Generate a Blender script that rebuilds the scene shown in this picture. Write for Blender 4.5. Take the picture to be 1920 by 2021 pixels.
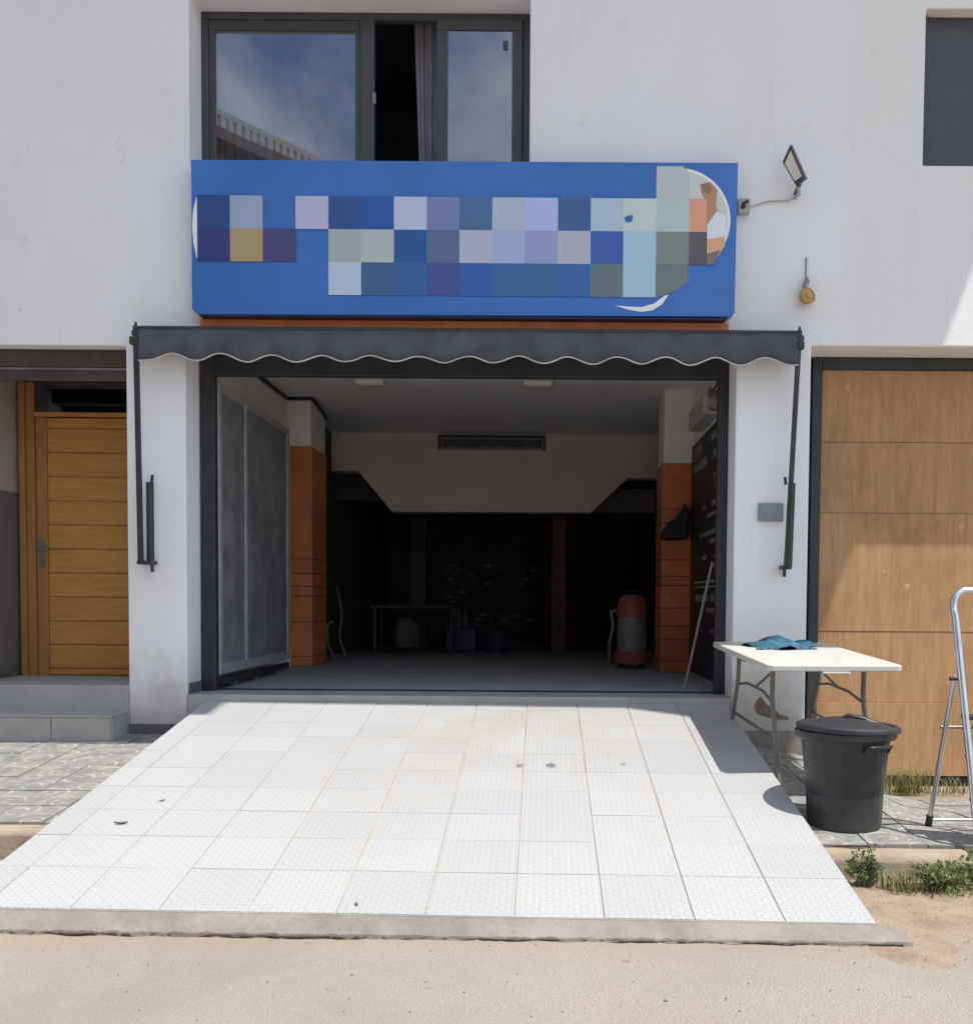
import bpy, math, random
from mathutils import Vector, Matrix
R = math.radians
random.seed(7)
S = 0.9                       # metres per design unit
scn = bpy.context.scene
COL = scn.collection
for o in list(bpy.data.objects):
    bpy.data.objects.remove(o)

# ------------------------------------------------------------------ camera
PITCH, ROLL = R(2.35), 0.0075
F = Vector((0, math.cos(PITCH), -math.sin(PITCH)))
R0 = Vector((1, 0, 0)); U0 = Vector((0, math.sin(PITCH), math.cos(PITCH)))
RR = math.cos(ROLL) * R0 + math.sin(ROLL) * U0
UU = math.cos(ROLL) * U0 - math.sin(ROLL) * R0
cam = bpy.data.cameras.new('camera')
cam.sensor_fit = 'HORIZONTAL'; cam.sensor_width = 36; cam.lens = 36 * 2000 / 1920
cam.shift_x = -(1077 - 960) / 1920; cam.shift_y = (1269 - 1010.5) / 1920
cam.clip_start = 0.05; cam.clip_end = 2000
camo = bpy.data.objects.new('camera', cam); COL.objects.link(camo)
m = Matrix((RR, UU, -F)).transposed().to_4x4()
m.translation = Vector((0, -8.2, .775)) * S
camo.matrix_world = m
scn.camera = camo

# ------------------------------------------------------------------ sky, sun, exposure
SUNV = Vector((.36, -.25, 1.0)).normalized()
world = bpy.data.worlds.new('World'); scn.world = world; world.use_nodes = True
nt = world.node_tree; nt.nodes.clear()
wo = nt.nodes.new('ShaderNodeOutputWorld'); bg = nt.nodes.new('ShaderNodeBackground')
sky = nt.nodes.new('ShaderNodeTexSky'); sky.sky_type = 'NISHITA'; sky.sun_disc = False
sky.sun_elevation = math.asin(SUNV.z); sky.sun_rotation = math.atan2(SUNV.x, SUNV.y)
sky.air_density = 1.0; sky.dust_density = .4; sky.ozone_density = 1.0
tc = nt.nodes.new('ShaderNodeTexCoord')
nz = nt.nodes.new('ShaderNodeTexNoise'); nz.inputs['Scale'].default_value = 4.6; nz.inputs['Detail'].default_value = 7
nz.inputs['Roughness'].default_value = .58; nz.inputs['Distortion'].default_value = .35
rp = nt.nodes.new('ShaderNodeValToRGB'); rp.color_ramp.elements[0].position = .40; rp.color_ramp.elements[1].position = .74
mxw = nt.nodes.new('ShaderNodeMix'); mxw.data_type = 'RGBA'
mxw.inputs[7].default_value = (8.2, 8.4, 8.8, 1)
nt.links.new(tc.outputs['Generated'], nz.inputs['Vector']); nt.links.new(nz.outputs['Fac'], rp.inputs['Fac'])
nt.links.new(rp.outputs['Color'], mxw.inputs[0]); nt.links.new(sky.outputs['Color'], mxw.inputs[6])
nt.links.new(mxw.outputs[2], bg.inputs['Color']); nt.links.new(bg.outputs['Background'], wo.inputs['Surface'])
bg.inputs['Strength'].default_value = 0.15
sun = bpy.data.lights.new('sun', 'SUN'); sun.energy = 4.1; sun.angle = R(.53); sun.color = (1, .955, .89)
suno = bpy.data.objects.new('sun', sun); COL.objects.link(suno)
suno.rotation_euler = (-SUNV).to_track_quat('-Z', 'Y').to_euler(); suno.location = (3, -4, 12)
vs = scn.view_settings
vs.view_transform = 'Standard'; vs.look = 'None'; vs.gamma = 1; vs.exposure = 0.36; vs.use_curve_mapping = False
scn.render.resolution_x = 972; scn.render.resolution_y = 1024
scn.cycles.max_bounces = 10; scn.cycles.diffuse_bounces = 5

# ------------------------------------------------------------------ materials
def lin(c):
    return tuple(((v / 255) / 12.92 if v / 255 <= .04045 else ((v / 255 + .055) / 1.055) ** 2.4) for v in c)

class NT:
    def __init__(s, name):
        s.m = bpy.data.materials.new(name); s.m.use_nodes = True
        s.t = s.m.node_tree; s.b = s.t.nodes['Principled BSDF']; s.pos = None
        s.out = s.t.nodes['Material Output']
    def n(s, kind, **kw):
        nd = s.t.nodes.new('ShaderNode' + kind)
        for k, v in kw.items(): setattr(nd, k, v)
        return nd
    def put(s, sock, v):
        if hasattr(v, 'links') or isinstance(v, bpy.types.NodeSocket): s.t.links.new(v, sock)
        else:
            if isinstance(v, (tuple, list)) and len(v) == 3 and sock.type == 'RGBA': v = (*v, 1)
            sock.default_value = v
    def P(s):
        if s.pos is None: s.pos = s.n('NewGeometry').outputs['Position']
        return s.pos
    def math(s, op, a, b=None, c=None):
        nd = s.n('Math', operation=op); s.put(nd.inputs[0], a)
        if b is not None: s.put(nd.inputs[1], b)
        if c is not None: s.put(nd.inputs[2], c)
        return nd.outputs[0]
    def mapv(s, scale=(1, 1, 1), loc=(0, 0, 0), rot=(0, 0, 0), vec=None):
        nd = s.n('Mapping'); s.put(nd.inputs['Vector'], vec or s.P())
        nd.inputs['Scale'].default_value = scale; nd.inputs['Location'].default_value = loc; nd.inputs['Rotation'].default_value = rot
        return nd.outputs[0]
    def noise(s, scale, detail=4, rough=.55, vec=None, dist=0):
        nd = s.n('TexNoise'); s.put(nd.inputs['Vector'], vec or s.P())
        nd.inputs['Scale'].default_value = scale; nd.inputs['Detail'].default_value = detail
        nd.inputs['Roughness'].default_value = rough; nd.inputs['Distortion'].default_value = dist
        return nd.outputs['Fac']
    def ramp(s, fac, lo, hi):
        nd = s.n('MapRange'); s.put(nd.inputs[0], fac)
        nd.inputs[1].default_value = lo; nd.inputs[2].default_value = hi
        nd.interpolation_type = 'SMOOTHSTEP'
        return nd.outputs[0]
    def mix(s, fac, a, b, mode='MIX'):
        nd = s.n('Mix', data_type='RGBA', blend_type=mode)
        s.put(nd.inputs[0], fac); s.put(nd.inputs[6], a); s.put(nd.inputs[7], b)
        return nd.outputs[2]
    def xyz(s, vec=None):
        nd = s.n('SeparateXYZ'); s.put(nd.inputs[0], vec or s.P()); return nd.outputs
    def bump(s, h, strength=.3, dist=.01):
        nd = s.n('Bump'); nd.inputs['Strength'].default_value = strength; nd.inputs['Distance'].default_value = dist
        s.put(nd.inputs['Height'], h); s.t.links.new(nd.outputs[0], s.b.inputs['Normal'])
    def rnd(s): return s.n('ObjectInfo').outputs['Random']
    def fin(s, col=None, rough=None, metal=None, spec=None):
        if col is not None: s.put(s.b.inputs['Base Color'], col)
        if rough is not None: s.put(s.b.inputs['Roughness'], rough)
        if metal is not None: s.put(s.b.inputs['Metallic'], metal)
        if spec is not None: s.put(s.b.inputs['Specular IOR Level'], spec)
        return s.m

def sc(c, k): return tuple(min(1, v * k) for v in c)

def simple(name, c, rough=.6, metal=0, var=.18, scale=6, bump=.0, bscale=60, spec=.5, rvar=.12, tint=0):
    s = NT(name)
    f = s.noise(scale, 6, .6)
    col = s.mix(s.ramp(f, .3, .7), sc(c, 1 - var), sc(c, 1 + var))
    if tint:
        col = s.mix(s.rnd(), s.mix(1.0, col, sc((1, 1, 1), 1 - tint), 'MULTIPLY'), col)
    ro = s.math('ADD', s.math('MULTIPLY', s.noise(scale * 2.3, 4), rvar * 2), rough - rvar)
    if bump: s.bump(s.noise(bscale, 4), bump, .01)
    return s.fin(col, ro, metal, spec)

def m_plaster():
    s = NT('white_plaster'); x, y, z = s.xyz()
    big = s.noise(.9, 5, .6); mid = s.noise(4.5, 6, .65); fine = s.noise(26, 4, .6)
    cool = (.80, .807, .825); warm = (.785, .78, .76)
    edge = s.math('ADD', x, s.math('MULTIPLY', s.math('SUBTRACT', s.noise(1.6, 3), .5), .5))
    col = s.mix(s.ramp(edge, 2.05, 2.25), cool, warm)
    col = s.mix(s.ramp(big, .4, .72), col, (.765, .763, .76))
    col = s.mix(s.math('MULTIPLY', s.ramp(mid, .55, .8), .25), col, (.60, .58, .54))
    # rain streaks
    st = s.noise(1.0, 5, .6, s.mapv((9, 9, .55)))
    col = s.mix(s.math('MULTIPLY', s.ramp(st, .55, .82), .22), col, (.52, .50, .46))
    # splash dirt at the foot
    foot = s.math('ADD', z, s.math('MULTIPLY', s.math('SUBTRACT', mid, .5), .8))
    col = s.mix(s.math('MULTIPLY', s.ramp(s.math('MULTIPLY', foot, -1), -.40, .3), .8), col, (.40, .36, .315))
    spots = s.noise(7, 2, .5, s.mapv((1, 1, 1), (3, 5, 1)))
    col = s.mix(s.math('MULTIPLY', s.ramp(spots, .74, .77), .4), col, (.34, .31, .28))
    vo = s.n('TexVoronoi', feature='DISTANCE_TO_EDGE'); vo.inputs['Scale'].default_value = .9
    wv = s.n('VectorMath', operation='ADD'); s.put(wv.inputs[0], s.P())
    cn = s.n('TexNoise'); s.put(cn.inputs['Vector'], s.P()); cn.inputs['Scale'].default_value = 3.5; cn.inputs['Detail'].default_value = 6
    cs = s.n('VectorMath', operation='SCALE'); s.put(cs.inputs[0], cn.outputs['Color']); cs.inputs['Scale'].default_value = .5
    s.put(wv.inputs[1], cs.outputs[0]); s.put(vo.inputs['Vector'], wv.outputs[0])
    crk = s.math('MULTIPLY', s.ramp(vo.outputs['Distance'], .0035, .0012), s.ramp(s.noise(.8, 3, .5, s.mapv((1, 1, 1), (2, 9, 4))), .54, .62))
    col = s.mix(s.math('MULTIPLY', crk, .22), col, (.36, .34, .32))
    s.bump(s.math('SUBTRACT', s.math('ADD', s.math('MULTIPLY', fine, .35), mid), s.math('MULTIPLY', crk, .3)), .34, .012)
    return s.fin(col, .85, 0, .25)

def m_ramp_tile():
    s = NT('anti_slip_tile'); x, y, z = s.xyz()
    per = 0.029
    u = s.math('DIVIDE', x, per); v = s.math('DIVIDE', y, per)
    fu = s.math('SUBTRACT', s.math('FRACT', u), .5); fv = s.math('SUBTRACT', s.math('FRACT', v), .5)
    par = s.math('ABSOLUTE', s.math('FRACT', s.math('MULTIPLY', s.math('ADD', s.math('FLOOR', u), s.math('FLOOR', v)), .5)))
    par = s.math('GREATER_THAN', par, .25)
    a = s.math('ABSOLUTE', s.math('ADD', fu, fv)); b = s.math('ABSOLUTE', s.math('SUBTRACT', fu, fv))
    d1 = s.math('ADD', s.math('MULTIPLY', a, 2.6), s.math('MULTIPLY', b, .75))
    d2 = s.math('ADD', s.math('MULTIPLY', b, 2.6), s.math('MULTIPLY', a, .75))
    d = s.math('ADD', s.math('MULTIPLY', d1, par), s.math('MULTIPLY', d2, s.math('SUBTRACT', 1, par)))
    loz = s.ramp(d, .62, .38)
    big = s.noise(1.1, 5, .65); mid = s.noise(5, 6, .65)
    col = s.mix(s.rnd(), (.415, .42, .43), (.45, .453, .458))
    # ground-in dust along the wheel path
    path = s.math('MULTIPLY', s.ramp(s.math('ABSOLUTE', s.math('SUBTRACT', x, -.15)), 1.5, .2), s.ramp(y, -2.9, -.9))
    dust = s.math('MULTIPLY', s.math('ADD', s.math('MULTIPLY', path, .75), .2), s.ramp(s.math('ADD', s.math('MULTIPLY', big, .6), s.math('MULTIPLY', mid, .4)), .36, .66))
    col = s.mix(dust, col, (.405, .38, .33))
    col = s.mix(s.math('MULTIPLY', loz, .10), col, (.30, .31, .33))  # shading of the raised lozenges put into the colour
    for (sx, sy, r, k) in ((-.15, -1.37, .035, .75), (.035, -1.36, .042, .85), (.47, -1.33, .022, .6), (-.165, -1.30, .02, .35)):
        dd = s.math('SQRT', s.math('ADD', s.math('POWER', s.math('SUBTRACT', x, sx), 2.0), s.math('POWER', s.math('MULTIPLY', s.math('SUBTRACT', y, sy), .7), 2.0)))
        dd = s.math('ADD', dd, s.math('MULTIPLY', s.math('SUBTRACT', s.noise(40, 3), .5), .05))
        col = s.mix(s.math('MULTIPLY', s.ramp(dd, r, r * .3), k), col, (.16, .12, .09))
    sp = s.noise(34, 2, .5)
    col = s.mix(s.math('MULTIPLY', s.ramp(sp, .72, .77), .45), col, (.30, .25, .19))
    s.bump(s.math('ADD', loz, s.math('MULTIPLY', mid, .3)), .8, .003)
    return s.fin(col, s.math('ADD', s.math('MULTIPLY', mid, .25), .36), 0, .4)

def m_paving():
    s = NT('swirl_cement_tile'); x, y, z = s.xyz()
    T = .165
    def ringset(ox, oy, rep, w):
        u = s.math('MULTIPLY', s.math('SUBTRACT', s.math('FRACT', s.math('ADD', s.math('DIVIDE', x, T * 2), ox)), .5), 2)
        v = s.math('MULTIPLY', s.math('SUBTRACT', s.math('FRACT', s.math('ADD', s.math('DIVIDE', y, T * 2), oy)), .5), 2)
        r = s.math('SQRT', s.math('ADD', s.math('MULTIPLY', u, u), s.math('MULTIPLY', v, v)))
        th = s.math('ARCTAN2', v, u)
        sp = s.math('FRACT', s.math('SUBTRACT', s.math('MULTIPLY', r, rep), s.math('MULTIPLY', th, .1592)))
        ring = s.ramp(s.math('ABSOLUTE', s.math('SUBTRACT', sp, .5)), w, w * .35)
        return s.math('MULTIPLY', ring, s.ramp(r, .82, .7))
    ln = s.math('MAXIMUM', ringset(.13, .31, 2.6, .17), ringset(.63, .81, 2.6, .17))
    n1 = s.noise(9, 6, .7); n2 = s.noise(60, 3, .6)
    worn = s.ramp(n1, .36, .60)
    col = s.mix(s.ramp(n1, .3, .72), (.19, .19, .185), (.31, .305, .285))
    col = s.mix(s.math('MULTIPLY', s.math('MULTIPLY', ln, worn), .8), col, (.50, .47, .385))
    col = s.mix(s.math('MULTIPLY', s.ramp(s.noise(2.2, 5, .65), .52, .74), .4), col, (.33, .29, .235))
    col = s.mix(s.math('MULTIPLY', s.rnd(), .18), col, (.17, .17, .165))
    s.bump(s.math('ADD', s.math('MULTIPLY', ln, -.6), n2), .5, .004)
    return s.fin(col, .88, 0, .2)

def m_road():
    s = NT('sandy_asphalt'); x, y, z = s.xyz()
    g = s.noise(130, 3, .7); m_ = s.noise(38, 4, .65); b = s.noise(.8, 6, .62, dist=.5)
    vo = s.n('TexVoronoi'); s.put(vo.inputs['Vector'], s.P()); vo.inputs['Scale'].default_value = 85
    st = s.ramp(vo.outputs['Distance'], .18, .55)
    col = s.mix(s.ramp(g, .32, .68), (.13, .113, .095), (.325, .286, .238))
    gr = s.noise(62, 2, .6, s.mapv((1, 1, 1), (5, 1, 3)))
    col = s.mix(s.math('MULTIPLY', s.ramp(gr, .56, .64), .42), col, (.12, .105, .09))
    col = s.mix(s.math('MULTIPLY', s.ramp(s.noise(75, 2, .6, s.mapv((1, 1, 1), (1, 8, 3))), .60, .66), .35), col, (.46, .42, .36))
    col = s.mix(s.math('MULTIPLY', s.ramp(st, .0, 1), .35), (.38, .345, .295), col)
    col = s.mix(s.math('MULTIPLY', s.ramp(b, .38, .66), .4), col, (.20, .185, .165))
    # drifted orange sand against the ramp lip
    sand = s.math('ADD', y, s.math('MULTIPLY', s.math('SUBTRACT', s.noise(2.4, 6, .7), .5), .55))
    sd = s.math('MULTIPLY', s.ramp(sand, -3.62, -3.22), .7)
    sd = s.math('MAXIMUM', sd, s.math('MULTIPLY', s.ramp(s.math('ADD', s.math('ADD', x, s.math('MULTIPLY', y, .9)), s.math('MULTIPLY', s.math('SUBTRACT', s.noise(1.8, 6, .7), .5), 1.4)), -1.95, -1.0), .85))
    sd = s.math('MAXIMUM', sd, s.math('MULTIPLY', s.ramp(s.noise(.55, 5, .6, s.mapv((1, 1, 1), (7, 2, 0))), .56, .70), .2))
    col = s.mix(sd, col, s.mix(m_, (.29, .215, .152), (.37, .288, .21)))
    col = s.mix(s.math('MULTIPLY', s.ramp(s.noise(5.5, 2, .5, s.mapv((1, 1, 1), (11, 4, 0))), .72, .78), .5), col, (.12, .10, .09))
    s.bump(s.math('ADD', s.math('ADD', g, s.math('MULTIPLY', m_, 1.2)), s.math('MULTIPLY', st, -.5)), .5, .008)
    return s.fin(col, .93, 0, .15)

def m_dirt(name='sandy_dirt', a=(.29, .222, .162), b=(.39, .312, .235)):
    s = NT(name); f = s.noise(7, 7, .7); g = s.noise(60, 4, .7)
    col = s.mix(s.ramp(f, .3, .7), a, b)
    col = s.mix(s.math('MULTIPLY', s.ramp(g, .55, .75), .5), col, sc(a, .6))
    s.bump(s.math('ADD', f, s.math('MULTIPLY', g, .7)), .9, .02)
    return s.fin(col, .95, 0, .1)

def m_concrete(name, a, b, bump=.5):
    s = NT(name); f = s.noise(3.2, 7, .68); g = s.noise(45, 4, .7)
    col = s.mix(s.ramp(f, .3, .7), a, b)
    col = s.mix(s.math('MULTIPLY', s.ramp(g, .52, .78), .4), col, sc(a, .7))
    s.bump(s.math('ADD', f, s.math('MULTIPLY', g, .6)), bump, .012)
    return s.fin(col, .9, 0, .2)

def m_wood(name, a, b, dark, stretch, rough=.5, tint=.25, scale=1.0, stain=0):
    s = NT(name)
    off = s.n('CombineXYZ'); r = s.rnd()
    for i in range(3): s.put(off.inputs[i], s.math('MULTIPLY', r, 17.0 + 5 * i))
    vadd = s.n('VectorMath', operation='ADD'); s.put(vadd.inputs[0], s.P()); s.put(vadd.inputs[1], off.outputs[0])
    v = s.mapv(stretch, vec=vadd.outputs[0])
    g1 = s.noise(3 * scale, 6, .65, v, .6); g2 = s.noise(16 * scale, 5, .7, v, .2); g3 = s.noise(1.4 * scale, 4, .6, v, 1.2)
    col = s.mix(s.ramp(g1, .3, .7), a, b)
    col = s.mix(s.math('MULTIPLY', s.ramp(g2, .52, .75), .55), col, dark)
    col = s.mix(s.math('MULTIPLY', s.ramp(g3, .62, .8), .6), col, sc(dark, 1.2))
    col = s.mix(s.math('MULTIPLY', r, tint), col, dark)
    if stain:
        col = s.mix(s.math('MULTIPLY', s.ramp(s.noise(1.7, 5, .65), .5, .75), stain), col, sc(dark, 1.1))
        sp = s.noise(9, 2, .4)
        col = s.mix(s.math('MULTIPLY', s.ramp(sp, .74, .77), .6), col, sc(b, 1.35))
    s.bump(g2, .25, .004)
    return s.fin(col, s.math('ADD', s.math('MULTIPLY', g2, .2), rough - .1), 0, .35)

def m_metal_paint(name, c, rough=.45, chip=(.55, .53, .5), amount=.72):
    s = NT(name); f = s.noise(5, 6, .65); g = s.noise(22, 5, .7)
    col = s.mix(s.ramp(f, .3, .7), sc(c, .75), sc(c, 1.3))
    col = s.mix(s.math('MULTIPLY', s.ramp(g, amount, amount + .04), .7), col, chip)
    s.bump(g, .12, .004)
    return s.fin(col, s.math('ADD', s.math('MULTIPLY', f, .3), rough - .15), 0, .5)

def m_glass(name, tint=(.55, .62, .68)):
    s = NT(name)
    s.t.nodes.remove(s.b)
    gl = s.n('BsdfGlossy'); gl.inputs['Roughness'].default_value = .012; gl.inputs['Color'].default_value = (.9, .93, 1, 1)
    tr = s.n('BsdfTransparent'); tr.inputs['Color'].default_value = (*tint, 1)
    fr = s.n('Fresnel'); fr.inputs['IOR'].default_value = 2.7
    mx = s.n('MixShader')
    nz_ = s.noise(1.3, 2, .5); bm = s.n('Bump'); bm.inputs['Strength'].default_value = .03; bm.inputs['Distance'].default_value = .02
    s.put(bm.inputs['Height'], nz_); s.t.links.new(bm.outputs[0], gl.inputs['Normal'])
    s.put(mx.inputs[0], s.math('MULTIPLY', fr.outputs[0], s.math('SUBTRACT', 1, s.n('NewGeometry').outputs['Backfacing']))); s.t.links.new(tr.outputs[0], mx.inputs[1]); s.t.links.new(gl.outputs[0], mx.inputs[2])
    s.t.links.new(mx.outputs[0], s.out.inputs['Surface'])
    return s.m

def m_print():
    s = NT('sign_print')
    at = s.n('Attribute', attribute_name='Col')
    return s.fin(at.outputs['Color'], .38, 0, .45)

def m_leaf(name, a, b):
    s = NT(name)
    col = s.mix(s.ramp(s.noise(14, 3), .3, .7), a, b)
    s.fin(col, .6, 0, .3)
    tl = s.n('BsdfTranslucent'); s.put(tl.inputs['Color'], sc(b, 1.3)); mx = s.n('MixShader'); mx.inputs[0].default_value = .22
    s.t.links.new(s.b.outputs[0], mx.inputs[1]); s.t.links.new(tl.outputs[0], mx.inputs[2]); s.t.links.new(mx.outputs[0], s.out.inputs['Surface'])
    return s.m

def m_bin():
    s = NT('black_bin_plastic'); x, y, z = s.xyz()
    f = s.noise(5, 6, .65); sc_ = s.noise(3, 5, .7, s.mapv((14, 14, 1.2)))
    col = s.mix(s.ramp(f, .3, .7), (.018, .020, .024), (.028, .031, .036))
    col = s.mix(s.math('MULTIPLY', s.ramp(sc_, .60, .76), .16), col, (.16, .15, .135))
    low = s.math('ADD', z, s.math('MULTIPLY', s.math('SUBTRACT', s.noise(9, 5, .7), .5), .35))
    col = s.mix(s.math('MULTIPLY', s.ramp(s.math('MULTIPLY', low, -1), .26, .52), .25), col, (.15, .13, .105))
    s.bump(s.noise(30, 4), .08, .008)
    return s.fin(col, s.math('ADD', s.math('MULTIPLY', sc_, .35), .22), 0, .5)

def m_bricks():
    s = NT('worn_brick')
    r = s.rnd(); col = s.mix(s.math('POWER', r, 2.5), (.05, .045, .045), (.27, .265, .255))
    col = s.mix(s.math('MULTIPLY', s.ramp(s.noise(12, 4), .5, .7), .5), col, (.03, .03, .03))
    return s.fin(col, .8)

MT = dict(
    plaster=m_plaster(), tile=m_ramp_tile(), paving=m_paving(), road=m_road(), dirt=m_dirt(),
    kerb=m_concrete('sandstone_kerb', (.29, .225, .165), (.40, .325, .25), .8),
    conc=m_concrete('ramp_concrete', (.21, .19, .165), (.31, .285, .25), .9),
    grout=m_concrete('tile_grout', (.36, .32, .26), (.48, .44, .37), .2),
    step=m_concrete('grey_step_tile', (.34, .335, .32), (.42, .41, .385), .08),
    floor=m_concrete('garage_floor', (.26, .265, .28), (.34, .345, .36), .06),
    skirting=simple('dark_skirting', (.12, .12, .125), .5, bump=.1),
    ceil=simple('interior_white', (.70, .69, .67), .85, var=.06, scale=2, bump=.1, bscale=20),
    dwall=simple('dark_wall', (.045, .045, .05), .8, var=.3, scale=3),  # gloom of the rear garage put into the wall colour
    bulk=simple('beige_bulkhead', (.62, .585, .53), .85, var=.08, scale=1.5, bump=.1, bscale=15),
    orange=simple('orange_paint', (.62, .18, .055), .5, var=.12, scale=4, tint=.25),
    orange_band=simple('orange_band', (.60, .18, .06), .55, var=.12, scale=5),
    black=m_metal_paint('black_frame_paint', (.022, .023, .026), .5, (.3, .29, .27), .73),
    blackp=m_metal_paint('black_arm_paint', (.03, .028, .028), .45, (.12, .09, .07), .7),
    anth=simple('anthracite_aluminium', (.055, .056, .06), .42, var=.1, scale=9),
    brown=m_metal_paint('brown_shutter_paint', (.05, .04, .036), .5, (.25, .23, .2), .76),
    leafgrey=m_metal_paint('grey_door_sheet', (.19, .19, .195), .5, (.14, .14, .14), .7),
    rail=simple('grey_door_rail', (.33, .33, .335), .4, var=.15, scale=10),
    door=m_wood('varnished_pine', (.47, .22, .052), (.58, .295, .085), (.32, .135, .032), (1.1, 1, 9), .42, .18),
    doorv=m_wood('varnished_pine_post', (.34, .16, .045), (.43, .215, .07), (.22, .09, .024), (9, 6, 1.0), .42, .1),
    ply=m_wood('weathered_plywood', (.39, .22, .108), (.50, .295, .15), (.25, .125, .056), (8, 6, .8), .7, .14, .8, .5),
    greywall=simple('grey_entry_paint', (.16, .15, .15), .7, var=.08),
    entrywall=simple('pale_entry_paint', (.42, .39, .365), .8, var=.06),
    glass=m_glass('window_glass'), darkglass=m_glass('dark_glass', (.25, .26, .27)),
    curtain=simple('curtain', (.33, .31, .38), .9, var=.1), room=simple('room_dark', (.06, .055, .055), .9),
    blue=simple('sign_blue', (.042, .160, .50), .4, var=.08, scale=2), navy=simple('sign_navy', (.02, .035, .12), .45),
    printm=m_print(),
    awn=simple('charcoal_canvas', (.080, .088, .110), .85, var=.22, scale=5, bump=.25, bscale=120),
    piping=simple('pale_piping', (.50, .49, .47), .7),
    greybox=simple('grey_plastic', (.23, .26, .28), .5, var=.06), palebox=simple('weathered_plastic', (.40, .39, .36), .6, var=.12),
    lampglass=simple('lamp_diffuser', (.66, .64, .57), .35, var=.05), cable=simple('pale_cable', (.48, .47, .44), .7),
    bcable=simple('black_cable', (.02, .02, .02), .6), amber=simple('faded_amber_plastic', (.42, .27, .07), .5, var=.2, scale=30),
    tabletop=simple('white_table_plastic', (.53, .52, .475), .5, var=.05, scale=3, bump=.06, bscale=200),
    tableleg=simple('grey_leg_enamel', (.15, .14, .125), .45, var=.15),
    cloth=simple('blue_cloth', (.035, .125, .19), .95, var=.35, scale=12, bump=.4, bscale=160),
    bin=m_bin(),
    alu=simple('aluminium', (.62, .63, .64), .32, 1.0, var=.1, scale=12, bump=.03), alud=simple('ladder_plastic', (.035, .035, .035), .6),
    steel=simple('worn_steel', (.22, .215, .205), .45, .6, var=.2),
    red=simple('red_plastic', (.30, .08, .075), .45, var=.12), grey=simple('grey_drum', (.20, .205, .215), .4, var=.1),
    blackcloth=simple('black_bag', (.012, .012, .016), .6, var=.3), board=simple('black_board', (.018, .017, .019), .5, var=.3, scale=3),
    chalk=simple('board_lettering', (.29, .275, .26), .7, var=.3, scale=20), brick=m_bricks(),
    post=simple('brown_post', (.135, .068, .06), .7, var=.2), bluecl=simple('navy_plastic', (.02, .025, .06), .5),
    pale=simple('dull_sack', (.085, .085, .09), .9, var=.2),
    leaf=m_leaf('weed_leaf', (.095, .14, .05), (.21, .25, .11)), stem=simple('weed_stem', (.16, .15, .06), .8),
    grass=m_leaf('grass_blade', (.12, .15, .05), (.30, .29, .13)), dry=simple('dry_leaf', (.20, .19, .15), .8),
    pebble=simple('pebble_stone', (.33, .28, .225), .9, tint=.4), twig=simple('rust_twig', (.10, .06, .045), .8),
    house=simple('opposite_wall', (.30, .24, .20), .9, var=.1), housew=simple('opposite_white', (.72, .71, .68), .85, var=.08),
    crackm=simple('crack_dirt', (.06, .05, .04), .95), chip=simple('exposed_render', (.19, .145, .12), .95, var=.25, scale=14, bump=.5, bscale=40),
)

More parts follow.
